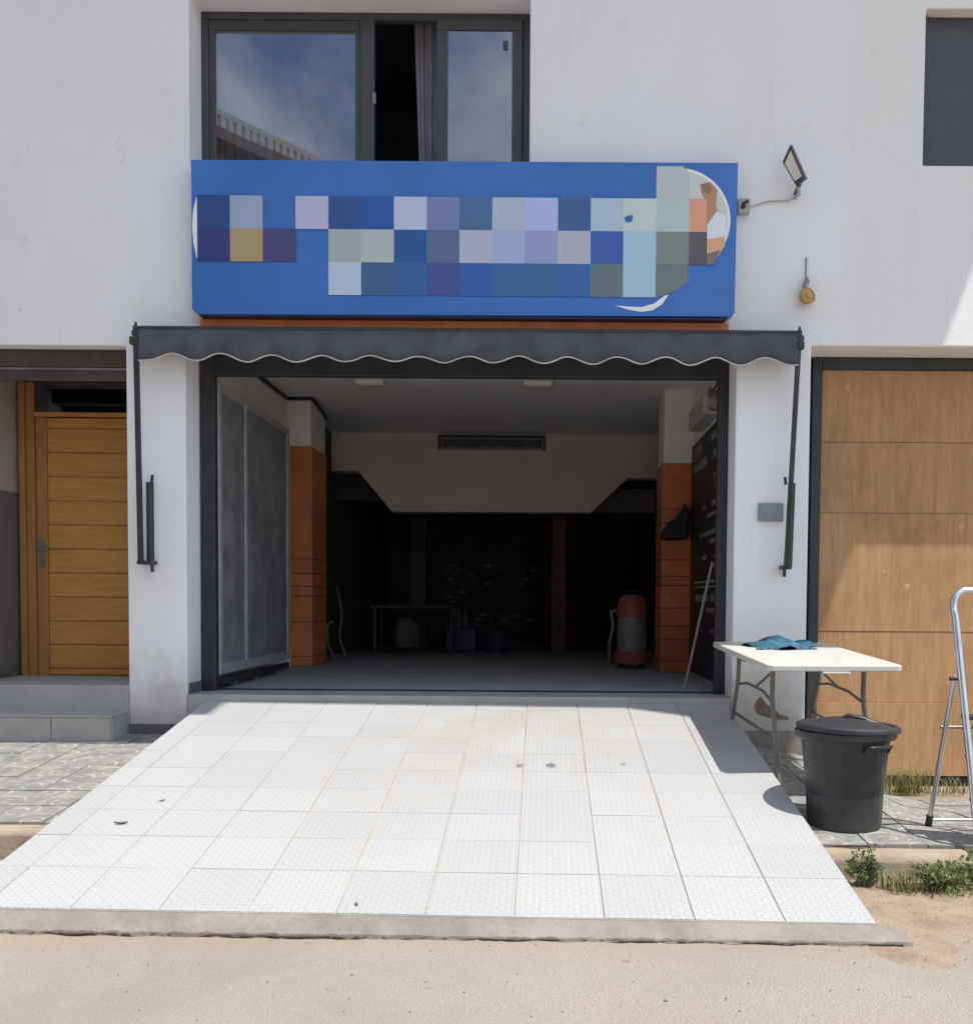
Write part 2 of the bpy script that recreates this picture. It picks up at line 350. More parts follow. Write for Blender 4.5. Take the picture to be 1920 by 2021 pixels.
# ------------------------------------------------------------------ mesh helpers
class MB:
    def __init__(s, xf=None): s.v = []; s.f = []; s.c = []; s.xf = xf
    def add(s, vs_, fs, col=None):
        k = len(s.v); s.v += [tuple(p) for p in vs_]
        for f in fs: s.f.append([i + k for i in f]); s.c.append(col)
    def box(s, x0, x1, y0, y1, z0, z1):
        s.add([(x0, y0, z0), (x1, y0, z0), (x1, y1, z0), (x0, y1, z0), (x0, y0, z1), (x1, y0, z1), (x1, y1, z1), (x0, y1, z1)],
              [(0, 3, 2, 1), (4, 5, 6, 7), (0, 1, 5, 4), (1, 2, 6, 5), (2, 3, 7, 6), (3, 0, 4, 7)]); return s
    def prism(s, poly, y0, y1):          # poly in (x, z), extruded along y
        n = len(poly)
        s.add([(x, y0, z) for x, z in poly] + [(x, y1, z) for x, z in poly],
              [list(range(n)), list(range(2 * n - 1, n - 1, -1))] + [(i, i + n, (i + 1) % n + n, (i + 1) % n) for i in range(n)]); return s
    def hexa(s, b, t): # 4 bottom, 4 top
        s.add(list(b) + list(t), [(0, 3, 2, 1), (4, 5, 6, 7), (0, 1, 5, 4), (1, 2, 6, 5), (2, 3, 7, 6), (3, 0, 4, 7)]); return s
    def tube(s, path, r, n=10, caps=True, flat=1.0):
        pts = [Vector(p) for p in path]; k = len(s.v); rings = []
        prev = None
        for i, p in enumerate(pts):
            d = (pts[min(i + 1, len(pts) - 1)] - pts[max(i - 1, 0)]).normalized()
            if prev is None:
                a = d.cross(Vector((0, 0, 1)));
                if a.length < .1: a = d.cross(Vector((0, 1, 0)))
            else: a = prev - d * prev.dot(d)
            a.normalize(); prev = a; b = d.cross(a)
            rr = r[i] if isinstance(r, (list, tuple)) else r
            rings.append([p + a * math.cos(2 * math.pi * j / n) * rr + b * math.sin(2 * math.pi * j / n) * rr * flat for j in range(n)])
        vs_ = [q for rg in rings for q in rg]; fs = []
        for i in range(len(rings) - 1):
            for j in range(n):
                fs.append((i * n + j, i * n + (j + 1) % n, (i + 1) * n + (j + 1) % n, (i + 1) * n + j))
        if caps: fs += [list(range(n - 1, -1, -1)), [(len(rings) - 1) * n + j for j in range(n)]]
        s.add(vs_, fs); return s
    def bar(s, a, b, w, h):
        a, b = Vector(a), Vector(b); d = (b - a).normalized()
        u = d.cross(Vector((0, 1, 0)));
        if u.length < .1: u = d.cross(Vector((1, 0, 0)))
        u.normalize(); v = d.cross(u); q = []
        for p in (a, b):
            q += [p - u * w / 2 - v * h / 2, p + u * w / 2 - v * h / 2, p + u * w / 2 + v * h / 2, p - u * w / 2 + v * h / 2]
        s.hexa(q[:4], q[4:]); return s
    def lathe(s, prof, c, n=40, fn=None):
        vs_ = []; fs = []
        for (r, z) in prof:
            for j in range(n):
                a = 2 * math.pi * j / n; rr = r * (fn(a, z) if fn else 1)
                vs_.append((c[0] + rr * math.cos(a), c[1] + rr * math.sin(a), c[2] + z))
        for i in range(len(prof) - 1):
            for j in range(n): fs.append((i * n + j, i * n + (j + 1) % n, (i + 1) * n + (j + 1) % n, (i + 1) * n + j))
        fs += [list(range(n - 1, -1, -1)), [(len(prof) - 1) * n + j for j in range(n)]]
        s.add(vs_, fs); return s
    def build(s, name, mat, parent=None, origin=None, bevel=0, smooth=None, seg=2):
        o0 = Vector(parent['o_']) if parent is not None else Vector(origin or (0, 0, 0))
        me = bpy.data.meshes.new(name)
        vv = [s.xf(Vector(p)) if s.xf else Vector(p) for p in s.v]
        me.from_pydata([tuple((p - o0) * S) for p in vv], [], s.f); me.update()
        me.materials.append(MT[mat])
        if smooth:
            me.shade_smooth(); me.set_sharp_from_angle(angle=R(smooth))
        if any(c is not None for c in s.c):
            at = me.color_attributes.new('Col', 'FLOAT_COLOR', 'CORNER'); i = 0
            for p, c in zip(me.polygons, s.c):
                for li in p.loop_indices: at.data[li].color = (*c, 1)
        o = bpy.data.objects.new(name, me); COL.objects.link(o)
        if parent is not None: o.parent = parent
        else: o.location = o0 * S
        o['o_'] = tuple(o0)
        if bevel:
            b = o.modifiers.new('bevel', 'BEVEL'); b.width = bevel * S; b.segments = seg; b.limit_method = 'ANGLE'; b.angle_limit = R(35)
        return o

def empty(name, loc):
    o = bpy.data.objects.new(name, None); COL.objects.link(o); o.location = Vector(loc) * S; o['o_'] = tuple(loc); o.empty_display_size = .2
    return o
def tag(o, label, cat, group=None):
    o['label'] = label; o['category'] = cat
    if group: o['group'] = group
    return o
def struct(o, label=None, cat=None, kind='structure'):
    o['kind'] = kind
    if label: o['label'] = label
    if cat: o['category'] = cat
    return o
def B(*a): return MB().box(*a)
def smoothpath(pts, n=6):
    out = []
    P_ = [Vector(p) for p in pts]; P_ = [P_[0]] + P_ + [P_[-1]]
    for i in range(1, len(P_) - 2):
        for k in range(n):
            t = k / n; a, b, c, d = P_[i - 1:i + 3]
            out.append(.5 * ((2 * b) + (c - a) * t + (2 * a - 5 * b + 4 * c - d) * t * t + (3 * b - a - 3 * c + d) * t ** 3))
    out.append(P_[-2]); return out

# ================================================================== GROUND
def hf(x0, x1, y0, y1, nx, ny, fn):
    g = MB(); vs_ = []; fs = []
    for j in range(ny + 1):
        for i in range(nx + 1):
            x = x0 + (x1 - x0) * i / nx; y = y0 + (y1 - y0) * j / ny; vs_.append((x, y, fn(x, y)))
    for j in range(ny):
        for i in range(nx): a = j * (nx + 1) + i; fs.append((a, a + 1, a + nx + 2, a + nx + 1))
    g.add(vs_, fs); return g
def wob(x, y, k=1.0):
    return math.sin(x * 3.1 * k + 1.3 * math.sin(y * 2.3 * k)) * .5 + math.sin(y * 4.7 * k + x * 1.9 * k + 2) * .3 + math.sin(x * 9.1 * k + y * 7.3 * k) * .2
struct(hf(-250, 250, -250, 250, 2, 2, lambda x, y: -.80).build('ground', 'dirt'))
struct(hf(-60, 60, -40, -3.1, 120, 40, lambda x, y: -.752 + .006 * wob(x, y, .5)).build('road', 'road', smooth=60))

# pavement height: falls towards the street, and towards the boarded garage on the right
def zL(x, y): return -.325 + .087 * y
def zR(x, y):
    w = -.36 if x < 1.5 else (-.36 - .15 * (x - 1.5) if x < 2.1 else (-.45 - .58 * (x - 2.1) if x < 2.6 else -.74))
    t = min(1, max(0, -y / 2.6)); return w * (1 - t) + (-.565) * t
def rampz(y): return -.05 + .175 * y
def XR(y): return 1.465 - .0153 * y
def XL(y): return -2.745 + .0155 * y
def YF(x): return -3.589 - .0213 * x

# dirt verges
struct(hf(1.3, 9, -4.2, -2.3, 90, 34, lambda x, y: -.705 - .055 * min(1, max(0, (-y - 2.75) / .9)) + .016 * wob(x, y, 1.7)).build('dirt_verge', 'dirt', smooth=80))
struct(hf(-12, -2.6, -3.75, -2.2, 90, 30, lambda x, y: -.70 - .06 * min(1, max(0, (-y - 2.5) / .7)) + .012 * wob(x, y, 1.6)).build('dirt_verge', 'dirt', smooth=80))

# left pavement
pv = struct(hf(-12, -2.5, -2.36, .0, 30, 8, lambda x, y: zL(x, y) - .02).build('pavement', 'conc'))
def slab(x0, x1, y0, y1, zf, th, parent, mat, name='paving_tile', jit=.003):
    g = .004; j = random.uniform(-jit, jit)
    c = [(x0 + g, y0 + g), (x1 - g, y0 + g), (x1 - g, y1 - g), (x0 + g, y1 - g)]
    return MB().hexa([(x, y, zf(x, y) - th) for x, y in c], [(x, y, zf(x, y) + j + random.uniform(-.0015, .0015)) for x, y in c]).build(name, mat, parent)
T = .30 / S
for i in range(13):
    for j in range(8):
        x1 = -2.58 - i * T; y0 = -2.36 + j * T; y1 = min(y0 + T, -.0)
        if x1 - T > -2.6 or x1 < -6.5: continue
        slab(x1 - T, x1, y0, y1, zL, .03, pv, 'paving')
for i in range(5):
    x1 = -2.6 - i * .95; kz = -.53
    kb = MB().box(x1 - .94, x1, -2.53 + random.uniform(-.012, .012), -2.366, -.78, kz + random.uniform(-.008, .008)).build('kerb_stone', 'kerb', pv, bevel=.035, smooth=50)
# right pavement
pr = struct(hf(1.44, 9, -2.62, .35, 70, 26, lambda x, y: zR(x, y) - .03).build('pavement', 'dirt', smooth=80))
for i in range(14):
    for j in range(8):
        x0 = 1.47 + i * T; y0 = -2.62 + j * T
        if y0 + T > -.02: y1 = -.02
        else: y1 = y0 + T
        if x0 > 2.2 and y0 > -.95: continue
        if y1 - y0 < .1: continue
        slab(x0, x0 + T, y0, y1, zR, .04, pr, 'paving', jit=.004)
for i in range(5):
    x0 = 1.45 + i * .9
    yy = -2.79 - .03 * i
    MB().hexa([(x0, yy, -.8), (x0 + .885, yy - .03, -.8), (x0 + .885, -2.63, -.8), (x0, -2.63, -.8)],
              [(x0, yy + .02, -.585 + random.uniform(-.01, .01)), (x0 + .885, yy - .01, -.59), (x0 + .885, -2.63, -.568), (x0, -2.63, -.566)]).build('kerb_stone', 'kerb', pr, bevel=.04, smooth=50)

# ================================================================== RAMP
rm = MB(); top = []
n = 12
YO = [0, .45, .85, 1.23, 1.61, 1.96, 2.31, 2.65, 3.0, 3.38]
def rpt(u, v):   # u 0..1 across, v distance from the front edge
    y = 0.0
    for _ in range(3):
        x = XL(y) + (XR(y) - XL(y)) * u
        y = YF(x) + v * (-.012 - YF(x)) / 3.577
    return x, y
rm.hexa([(*rpt(0, 0), -.9), (*rpt(1, 0), -.9), (*rpt(1, 3.577), -.9), (*rpt(0, 3.577), -.9)],
        [(rpt(0, 0)[0], rpt(0, 0)[1], rampz(rpt(0, 0)[1]) - .006), (rpt(1, 0)[0], rpt(1, 0)[1], rampz(rpt(1, 0)[1]) - .006), (rpt(1, 3.577)[0], rpt(1, 3.577)[1], rampz(-.012) - .006), (rpt(0, 3.577)[0], rpt(0, 3.577)[1], rampz(-.012) - .006)])
ramp = struct(rm.build('ramp', 'grout'))
W = 4.3; cu = [1 - k * .0958 for k in range(11)] + [0]
YO2 = YO + [3.577]
for a in range(len(cu) - 1):
    for b in range(len(YO2) - 1):
        u1, u0 = cu[a], cu[a + 1]; v0, v1 = YO2[b], YO2[b + 1]
        gu = .0008; gv = .0032
        us = (u0 + (gu if u0 > 0 else 0), u1 - (gu if u1 < 1 else 0))
        c = [rpt(us[0], v0 + gv), rpt(us[1], v0 + gv), rpt(us[1], v1 - gv), rpt(us[0], v1 - gv)]
        dz = random.uniform(-.001, .0012)
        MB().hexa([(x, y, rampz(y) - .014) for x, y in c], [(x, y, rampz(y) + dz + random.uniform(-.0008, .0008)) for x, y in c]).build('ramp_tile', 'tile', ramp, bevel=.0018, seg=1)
# rough concrete lip at the street edge
lip = MB(); N = 120; vs_ = []; fs = []
for i in range(N + 1):
    u = -.02 + 1.05 * i / N
    x, y = rpt(min(u, 1.0), 0); x = x + (u - min(u, 1.0)) * 4.3
    zz = rampz(YF(x)) - .004 - (max(0, u - 1.0) * 1.0)
    w1 = .006 * math.sin(i * 1.7) + .008 * random.random()
    prof = [(y + .15, -.9), (y + .01, zz - .006), (y - .035, zz - .012 + .003 * random.random()), (y - .11 - w1, -.738 + .006 * random.random()), (y - .125 - w1 * 1.4, -.80)]
    vs_ += [(x, p[0], p[1]) for p in prof]
for i in range(N):
    for k in range(4): a = i * 5 + k; fs.append((a, a + 1, a + 6, a + 5))
fs += [[0, 1, 2, 3, 4], [N * 5 + k for k in (4, 3, 2, 1, 0)]]
lip.add(vs_, fs); lip.build('concrete_lip', 'conc', ramp, smooth=40)
ck = MB(); v = []; rc = random.Random(3)
for i in range(161):
    u = .0 + 1.02 * i / 160; x, y = rpt(min(u, 1), 0); x += (u - min(u, 1)) * 4.3
    yy = y - .124 + .006 * math.sin(i * .7) + rc.uniform(-.004, .004); w_ = max(.0, .006 * math.sin(i * .23 + 2 * math.sin(i * .05)) + rc.uniform(-.003, .007)) + .0006
    v += [(x, yy - w_, -.7425), (x, yy + w_ + .004, -.7425)]
ck.add(v, [(2 * i, 2 * i + 2, 2 * i + 3, 2 * i + 1) for i in range(160)]); ck.build('joint_crack', 'crackm', ramp)

# ================================================================== BUILDING
bld = tag(empty('shop_building', (-.7, 0, -.3)), 'white plastered building with an open garage shop and a wide upper window', 'building')
def part(mb, name, mat, par=None, **k): return mb.build(name, mat, par or bld, **k)

def wall_grid(xs, zs, holes, y0, y1):
    g = MB(); nx, nz_ = len(xs) - 1, len(zs) - 1
    def solid(i, j):
        if i < 0 or j < 0 or i >= nx or j >= nz_: return False
        cx, cz = (xs[i] + xs[i + 1]) / 2, (zs[j] + zs[j + 1]) / 2
        return not any(h[0] < cx < h[1] and h[2] < cz < h[3] for h in holes)
    for i in range(nx):
        for j in range(nz_):
            if not solid(i, j): continue
            x0, x1, z0, z1 = xs[i], xs[i + 1], zs[j], zs[j + 1]
            g.add([(x0, y0, z0), (x1, y0, z0), (x1, y0, z1), (x0, y0, z1)], [(0, 1, 2, 3)])
            g.add([(x0, y1, z0), (x1, y1, z0), (x1, y1, z1), (x0, y1, z1)], [(3, 2, 1, 0)])
            if not solid(i - 1, j): g.add([(x0, y0, z0), (x0, y1, z0), (x0, y1, z1), (x0, y0, z1)], [(3, 2, 1, 0)])
            if not solid(i + 1, j): g.add([(x1, y0, z0), (x1, y1, z0), (x1, y1, z1), (x1, y0, z1)], [(0, 1, 2, 3)])
            if not solid(i, j - 1): g.add([(x0, y0, z0), (x1, y0, z0), (x1, y1, z0), (x0, y1, z0)], [(3, 2, 1, 0)])
            if not solid(i, j + 1): g.add([(x0, y0, z1), (x1, y0, z1), (x1, y1, z1), (x0, y1, z1)], [(0, 1, 2, 3)])
    return g
holes = [(-4.8, -3.38, -1, 2.795), (-2.86, -.16, 4.2, 5.58), (-2.905, 1.51, -1, 2.86), (2.108, 6.2, -1, 2.836), (2.968, 4.6, 4.262, 5.48)]
xs = sorted({-9, 7} | {h[0] for h in holes} | {h[1] for h in holes}); zs = sorted({-.9, 8.49} | {h[2] for h in holes if h[2] > -1} | {h[3] for h in holes})
w = part(wall_grid(xs, zs, holes, 0, .46), 'front_wall', 'plaster')
md = w.modifiers.new('weld', 'WELD'); md.merge_threshold = .0005
bv = w.modifiers.new('bevel', 'BEVEL'); bv.width = .012; bv.segments = 2; bv.limit_method = 'ANGLE'; bv.angle_limit = R(60)
# flat roof slab that shades the front; its deeper bay is on the left
part(B(-9.2, .50, -2.56, .8, 8.5, 8.7), 'roof_slab', 'plaster')
part(MB().hexa([(.505, -2.20, 8.5), (5.20, -2.31, 8.5), (5.20, .8, 8.5), (.505, .8, 8.5)], [(.505, -2.20, 8.7), (5.20, -2.31, 8.7), (5.20, .8, 8.7), (.505, .8, 8.7)]), 'roof_slab', 'plaster')
part(MB().hexa([(3.78, -2.30, 8.49), (4.4, -2.60, 8.49), (5.205, -2.64, 8.49), (5.205, -2.28, 8.49)], [(3.78, -2.30, 8.71), (4.4, -2.60, 8.71), (5.205, -2.64, 8.71), (5.205, -2.28, 8.71)]), 'roof_slab', 'plaster')
# dark skirting at the pillar feet, chipped plaster
part(B(-3.378, -2.907, -.012, .3, -.62, -.245), 'skirting', 'skirting')
part(B(-2.903, -2.892, .03, .44, -.02, .085), 'skirting', 'skirting')
part(B(1.512, 2.106, -.010, .3, -.8, -.262), 'skirting', 'conc')
ch = MB(); ch.prism([(1.70, -.075), (1.715, -.02), (1.745, .015), (1.775, -.015), (1.80, -.05), (1.85, -.075), (1.90, -.13), (1.97, -.15), (1.98, -.175), (1.86, -.17), (1.78, -.145), (1.72, -.125)], -.0045, .01)
part(ch, 'plaster_chip', 'chip')
ch = MB(); ch.prism([(1.515, .36), (1.54, .41), (1.57, .37), (1.61, .42), (1.66, .38), (1.70, .41), (1.76, .37), (1.83, .40), (1.88, .37), (1.93, .31), (1.6, .30)], -.0045, .01)
part(ch, 'plaster_chip', 'skirting')

# ---- upper window
win = part(MB().box(-2.86, -.16, .29, .36, 5.52, 5.579).box(-2.86, -.16, .29, .36, 4.201, 4.26).box(-2.86, -2.80, .29, .36, 4.26, 5.52).box(-.225, -.16, .29, .36, 4.26, 5.52).box(-1.555, -1.44, .28, .36, 4.26, 5.52), 'window_frame', 'anth', bevel=.008)
part(MB().box(-2.80, -1.555, .30, .34, 5.44, 5.52).box(-2.80, -1.555, .30, .34, 4.26, 4.32).box(-2.80, -2.745, .30, .34, 4.32, 5.44).box(-1.60, -1.555, .30, .34, 4.32, 5.44), 'fixed_sash', 'anth', win, bevel=.006)
part(B(-2.746, -1.599, .315, .323, 4.319, 5.441), 'window_pane', 'glass', win)
part(MB().box(-.925, -.225, .262, .296, 5.43, 5.515).box(-.925, -.225, .262, .296, 4.27, 4.34).box(-.925, -.835, .262, .296, 4.34, 5.43).box(-.31, -.225, .262, .296, 4.34, 5.43), 'sliding_sash', 'anth', win, bevel=.006)
part(B(-.836, -.309, .276, .284, 4.339, 5.431), 'window_pane', 'glass', win)
part(B(-1.452, -1.425, .268, .29, 4.84, 4.93), 'window_latch', 'steel', win, bevel=.004)
part(B(-.385, -.345, .268, .275, 5.28, 5.35), 'window_sticker', 'anth', win)
rm_ = MB(); rm_.box(-3.4, 0.6, 2.8, 2.9, 3.6, 6.0).box(-3.4, -3.3, .47, 2.8, 3.6, 6.0).box(.5, .6, .47, 2.8, 3.6, 6.0).box(-3.4, .6, .47, 2.9, 6.0, 6.1).box(-3.4, .6, .47, 2.9, 3.5, 3.6)
part(rm_, 'room_shell', 'room')
def curtain(x0, x1, y, z0, z1, k, amp, taper=0):
    g = MB(); nx = 60; nzz = 8; v = []; f = []
    for j in range(nzz + 1):
        t = j / nzz
        for i in range(nx + 1):
            u = i / nx; xx = x0 + (x1 - x0) * (u + taper * (t - 1) * (.5 - u) * -1)
            v.append((xx, y + amp * math.sin(u * k * 6.283 + .4 * math.sin(t * 3)) * (.6 + .4 * (1 - t)), z0 + (z1 - z0) * t))
    for j in range(nzz):
        for i in range(nx): a = j * (nx + 1) + i; f.append((a, a + 1, a + nx + 2, a + nx + 1))
    g.add(v, f); return g
part(curtain(-1.16, -.86, .62, 3.7, 5.75, 3.5, .035, .5), 'curtain', 'curtain', smooth=80)
part(curtain(-2.80, -2.36, .6, 3.7, 5.55, 5, .04), 'curtain', 'curtain', smooth=80)

# ---- upper right window with a lowered dark shutter
rw = part(MB().box(2.97, 3.01, .09, .16, 4.31, 5.479).box(2.97, 4.6, .09, .16, 4.262, 4.305), 'window_frame', 'anth', bevel=.006)
part(B(3.012, 4.598, .12, .14, 4.307, 5.475), 'shutter_panel', 'anth', rw, bevel=.003)
part(B(2.9, 4.7, .17, .45, 4.2, 5.6), 'room_shell', 'room')

# ---- left entrance recess
part(B(-4.95, -4.8, .46, 1.3, 1.72, 3.0), 'entry_wall', 'entrywall')
part(B(-4.95, -4.797, .461, 1.3, -.3, 1.719), 'entry_wall', 'greywall')
part(B(-4.80, -4.785, .461, 1.02, .066, .16), 'skirting', 'skirting')
part(B(-3.38, -3.02, .461, 1.4, -.3, 3.0), 'entry_wall', 'entrywall')
part(B(-4.95, -3.02, .461, 1.4, 2.80, 3.0), 'entry_wall', 'entrywall')
part(B(-4.95, -3.02, 1.16, 1.4, -.3, 3.0), 'entry_wall', 'room')
sh = part(MB().box(-4.8, -3.38, .13, .40, 2.655, 2.794), 'shutter_box', 'brown', bevel=.006)
part(B(-4.8, -3.38, .15, .18, 2.545, 2.652), 'shutter_rail', 'brown', sh, bevel=.006)
part(B(-4.8, -3.38, .142, .149, 2.632, 2.650), 'shutter_trim', 'steel', sh)
part(MB().box(-4.77, -4.715, 1.0, 1.14, .062, 2.72).box(-4.715, -4.64, 1.03, 1.14, .062, 2.72), 'door_frame', 'doorv', bevel=.006)
part(B(-4.64, -3.5, 1.03, 1.12, 2.412, 2.452), 'door_frame', 'door', bevel=.005)
part(B(-4.64, -3.5, 1.05, 1.06, 2.453, 2.72), 'transom_pane', 'darkglass')
dr = part(MB().box(-4.635, -4.535, 1.045, 1.10, .064, 2.408).box(-3.62, -3.52, 1.045, 1.10, .064, 2.408), 'door', 'doorv', bevel=.004)
zz = 2.408; k = 0
while zz > .07:
    h = .098 if k == 0 else .2185
    z0 = max(.066, zz - h)
    part(B(-4.534, -3.621, 1.052, 1.095, z0 + .005, zz - .005), 'door_plank', 'door', dr, bevel=.007)
    zz -= h; k += 1
part(B(-4.534, -3.621, 1.062, 1.09, .07, 2.40), 'door_core', 'doorv', dr)
part(MB().box(-4.612, -4.567, 1.036, 1.046, 1.06, 1.30).tube([(-4.59, 1.04, 1.21), (-4.59, .985, 1.21), (-4.585, .98, 1.21), (-4.49, .98, 1.212)], .011, 8), 'door_handle', 'steel', dr, smooth=40)
# steps
st_ = tag(empty('entrance_steps', (-4.6, 0, -.35)), 'two grey tiled steps leading up to the wooden door', 'steps')
MB().box(-9, -3.38, .004, 1.15, -.7, .064).build('upper_step', 'step', st_, bevel=.006)
for x0, x1 in ((-3.872, -3.408), (-4.79, -3.878), (-5.7, -4.796)):
    B(x0, x1, -.29, -.276, -.42, -.165).build('step_tile', 'step', st_, bevel=.003)
B(-3.407, -3.395, -.284, .003, -.42, -.165).build('step_tile', 'step', st_, bevel=.003)
B(-5.7, -3.394, -.296, .003, -.164, -.146).build('step_tread', 'step', st_, bevel=.004)
B(-5.7, -3.41, -.275, .002, -.6, -.166).build('step_core', 'conc', st_)

# ---- garage interior
part(B(-3.3, 1.9, .004, 11.2, -.2, 0), 'garage_floor', 'floor')
part(MB().box(-2.90, 1.505, -.006, .003, -.30, -.001), 'threshold_riser', 'step')
part(B(-2.89, 1.505, .41, .46, 0, .012), 'door_track', 'black', bevel=.004)
for xx in (-1.9, -.96, -.02, .92): part(B(xx, xx + .006, .02, .40, .0005, .0015), 'floor_joint', 'skirting')
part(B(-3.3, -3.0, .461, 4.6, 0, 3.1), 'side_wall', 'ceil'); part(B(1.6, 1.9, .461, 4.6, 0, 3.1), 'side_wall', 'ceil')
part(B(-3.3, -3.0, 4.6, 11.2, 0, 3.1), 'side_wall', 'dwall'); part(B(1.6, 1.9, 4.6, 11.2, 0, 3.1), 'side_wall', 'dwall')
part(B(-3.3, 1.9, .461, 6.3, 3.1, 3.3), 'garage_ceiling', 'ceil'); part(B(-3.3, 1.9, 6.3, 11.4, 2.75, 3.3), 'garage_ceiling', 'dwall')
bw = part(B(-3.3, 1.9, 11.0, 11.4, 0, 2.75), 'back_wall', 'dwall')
part(MB().prism([(-3.0, 3.1), (-3.0, 2.57), (-2.63, 2.57), (-2.16, 2.01), (.62, 2.02), (1.12, 2.5), (1.6, 2.5), (1.6, 3.1)], 6.0, 6.29), 'bulkhead', 'bulk')
part(B(-3.0, -2.0, 6.35, 6.6, 2.2, 2.6), 'ceiling_beam', 'dwall'); part(B(.5, 1.6, 6.9, 7.2, 2.1, 2.45), 'ceiling_beam', 'greywall')
bmesh_ = None
for r_ in range(15):
    for c_ in range(14):
        x = -1.9 + c_ * .158 + (.079 if r_ % 2 else 0); z = .25 + r_ * .085
        if random.random() > .8 or (x > .12 and x < .4): continue
        if bmesh_ is None:
            o = B(-.07, .07, -.012, .0, -.03, .03).build('brick', 'brick', None); bmesh_ = o.data
        else:
            o = bpy.data.objects.new('brick', bmesh_); COL.objects.link(o)
        o.parent = bw; o.location = (Vector((x, 11.0, z)) - Vector(bw['o_'])) * S
# pilasters with orange boards
for (x0, x1, y0, y1, zt) in ((-2.999, -2.72, 3.55, 4.3, 2.545), (1.275, 1.599, 2.95, 3.5, 2.30)):
    pl = part(B(x0, x1, y0, y1, 0, 3.099), 'pilaster', 'ceil', bevel=.006)
    z = zt; hs = [.50, .16, .10, .30, .18, .10, .25, .20, .14, .24]; i = 0
    left = x0 < 0
    part(B(x0 + (.045 if left else -.009), x1 + (.009 if left else -.025), y0 - .009, y1 - .002, .001, zt - .008), 'board_backing', 'post', pl)
    while z > .02:
        h = (hs[i % len(hs)] if not left else [1.3, .17, .15, .11, .3, .4][i % 6]); z0 = max(.002, z - h)
        part(B(x0 + (.04 if left else -.014), x1 + (.014 if left else -.02), y0 - .014, y1 + .0, z0 + .006, z - .006), 'orange_board', 'orange', pl, bevel=.003)
        z -= h; i += 1
part(B(.09, .30, 7.5, 7.72, 0, 2.74), 'post', 'post'); part(B(-2.11, -1.87, 7.5, 7.74, 0, 2.74), 'post', 'dwall')
# metal portal and folded door leaf
part(MB().box(-2.888, -2.772, .31, .39, .001, 2.858).box(1.42, 1.508, .31, .39, .001, 2.858).box(-2.772, 1.42, .31, .39, 2.635, 2.858), 'garage_frame', 'black', bevel=.008)
gl = part(MB().box(-2.80, -2.762, .40, .47, .13, 2.6).box(-2.80, -2.762, 1.15, 1.22, .13, 2.6).box(-2.80, -2.762, 2.66, 2.74, .13, 2.6)
     .box(-2.80, -2.762, .47, 1.15, 2.53, 2.6).box(-2.80, -2.762, 1.22, 2.66, 2.53, 2.6).box(-2.80, -2.762, .47, 1.15, .13, .22).box(-2.80, -2.762, 1.22, 2.66, .13, .22), 'garage_door', 'rail', bevel=.006)
part(B(-2.79, -2.775, .471, 1.149, .221, 2.529), 'door_sheet', 'leafgrey', gl); part(B(-2.79, -2.775, 1.221, 2.659, .221, 2.529), 'door_sheet', 'leafgrey', gl)
part(MB().box(-2.80, -2.762, .45, 2.7, .04, .10), 'door_foot_rail', 'black', gl)
for y in (.8, 1.5, 2.3): part(B(-2.795, -2.768, y, y + .1, .0, .045), 'door_roller', 'steel', gl)

# ================================================================== THINGS ON THE FRONT
def sgx(x): return -2.796 + (x - 368) / 1055 * 4.262          # measured sign columns to metres
def sgz(y): return 4.205 - (y - 310) / 297 * 1.19
sg = tag(empty('shop_sign', (-.66, -.02, 3.02)), 'long blue shop sign box printed with pale and navy squares above the garage', 'sign')
MB().prism([(-2.796, 3.05), (-2.755, 3.008), (1.415, 3.02), (1.462, 3.05), (1.472, 4.207), (-2.796, 4.2)], -.15, -.004).build('sign_box', 'blue', sg, bevel=.006)
B(-2.74, 1.40, -.14, -.006, 3.001, 3.007).build('underside_sheet', 'navy', sg)  # navy sheet over the sign box's underside
pr_ = MB(); YB = -.1525
def quad(x0, x1, y0, y1, c, Y, poly=None):
    p = poly or [(x0, y1), (x1, y1), (x1, y0), (x0, y0)]
    pr_.add([(sgx(x), Y, sgz(y)) for x, y in p], [list(range(len(p)))], tuple(min(.85, v_ * (1.12 if sum(lin(c)) < .9 else 1.32)) for v_ in lin(c)))
X_ = [380 + 63.4 * i for i in range(16)]; Y_ = [380, 443.3, 506.6, 570]
BL = (49, 97, 166)
A_ = [(46, 72, 130), (137, 152, 176), None, (166, 166, 194), (50, 82, 140), (40, 86, 158), (166, 176, 200), (114, 126, 172), (72, 105, 150), (156, 170, 190), (155, 170, 210), (60, 94, 146), (156, 178, 190), (176, 190, 186), (160, 180, 176), (200, 142, 118)]
B_ = [(52, 60, 120), (166, 149, 110), (72, 72, 120), None, (150, 160, 165), (160, 170, 170), (42, 86, 148), (86, 106, 146), (162, 167, 190), (146, 161, 195), (132, 142, 186), (162, 162, 180), (54, 93, 170), (150, 180, 200), (126, 133, 132), (90, 86, 92)]
C_ = [None, None, None, None, (166, 182, 202), (64, 96, 140), (54, 97, 156), (64, 82, 142), (50, 93, 166), (57, 102, 156), (54, 100, 151), (52, 97, 163), (97, 117, 123), (150, 180, 200), None, None]
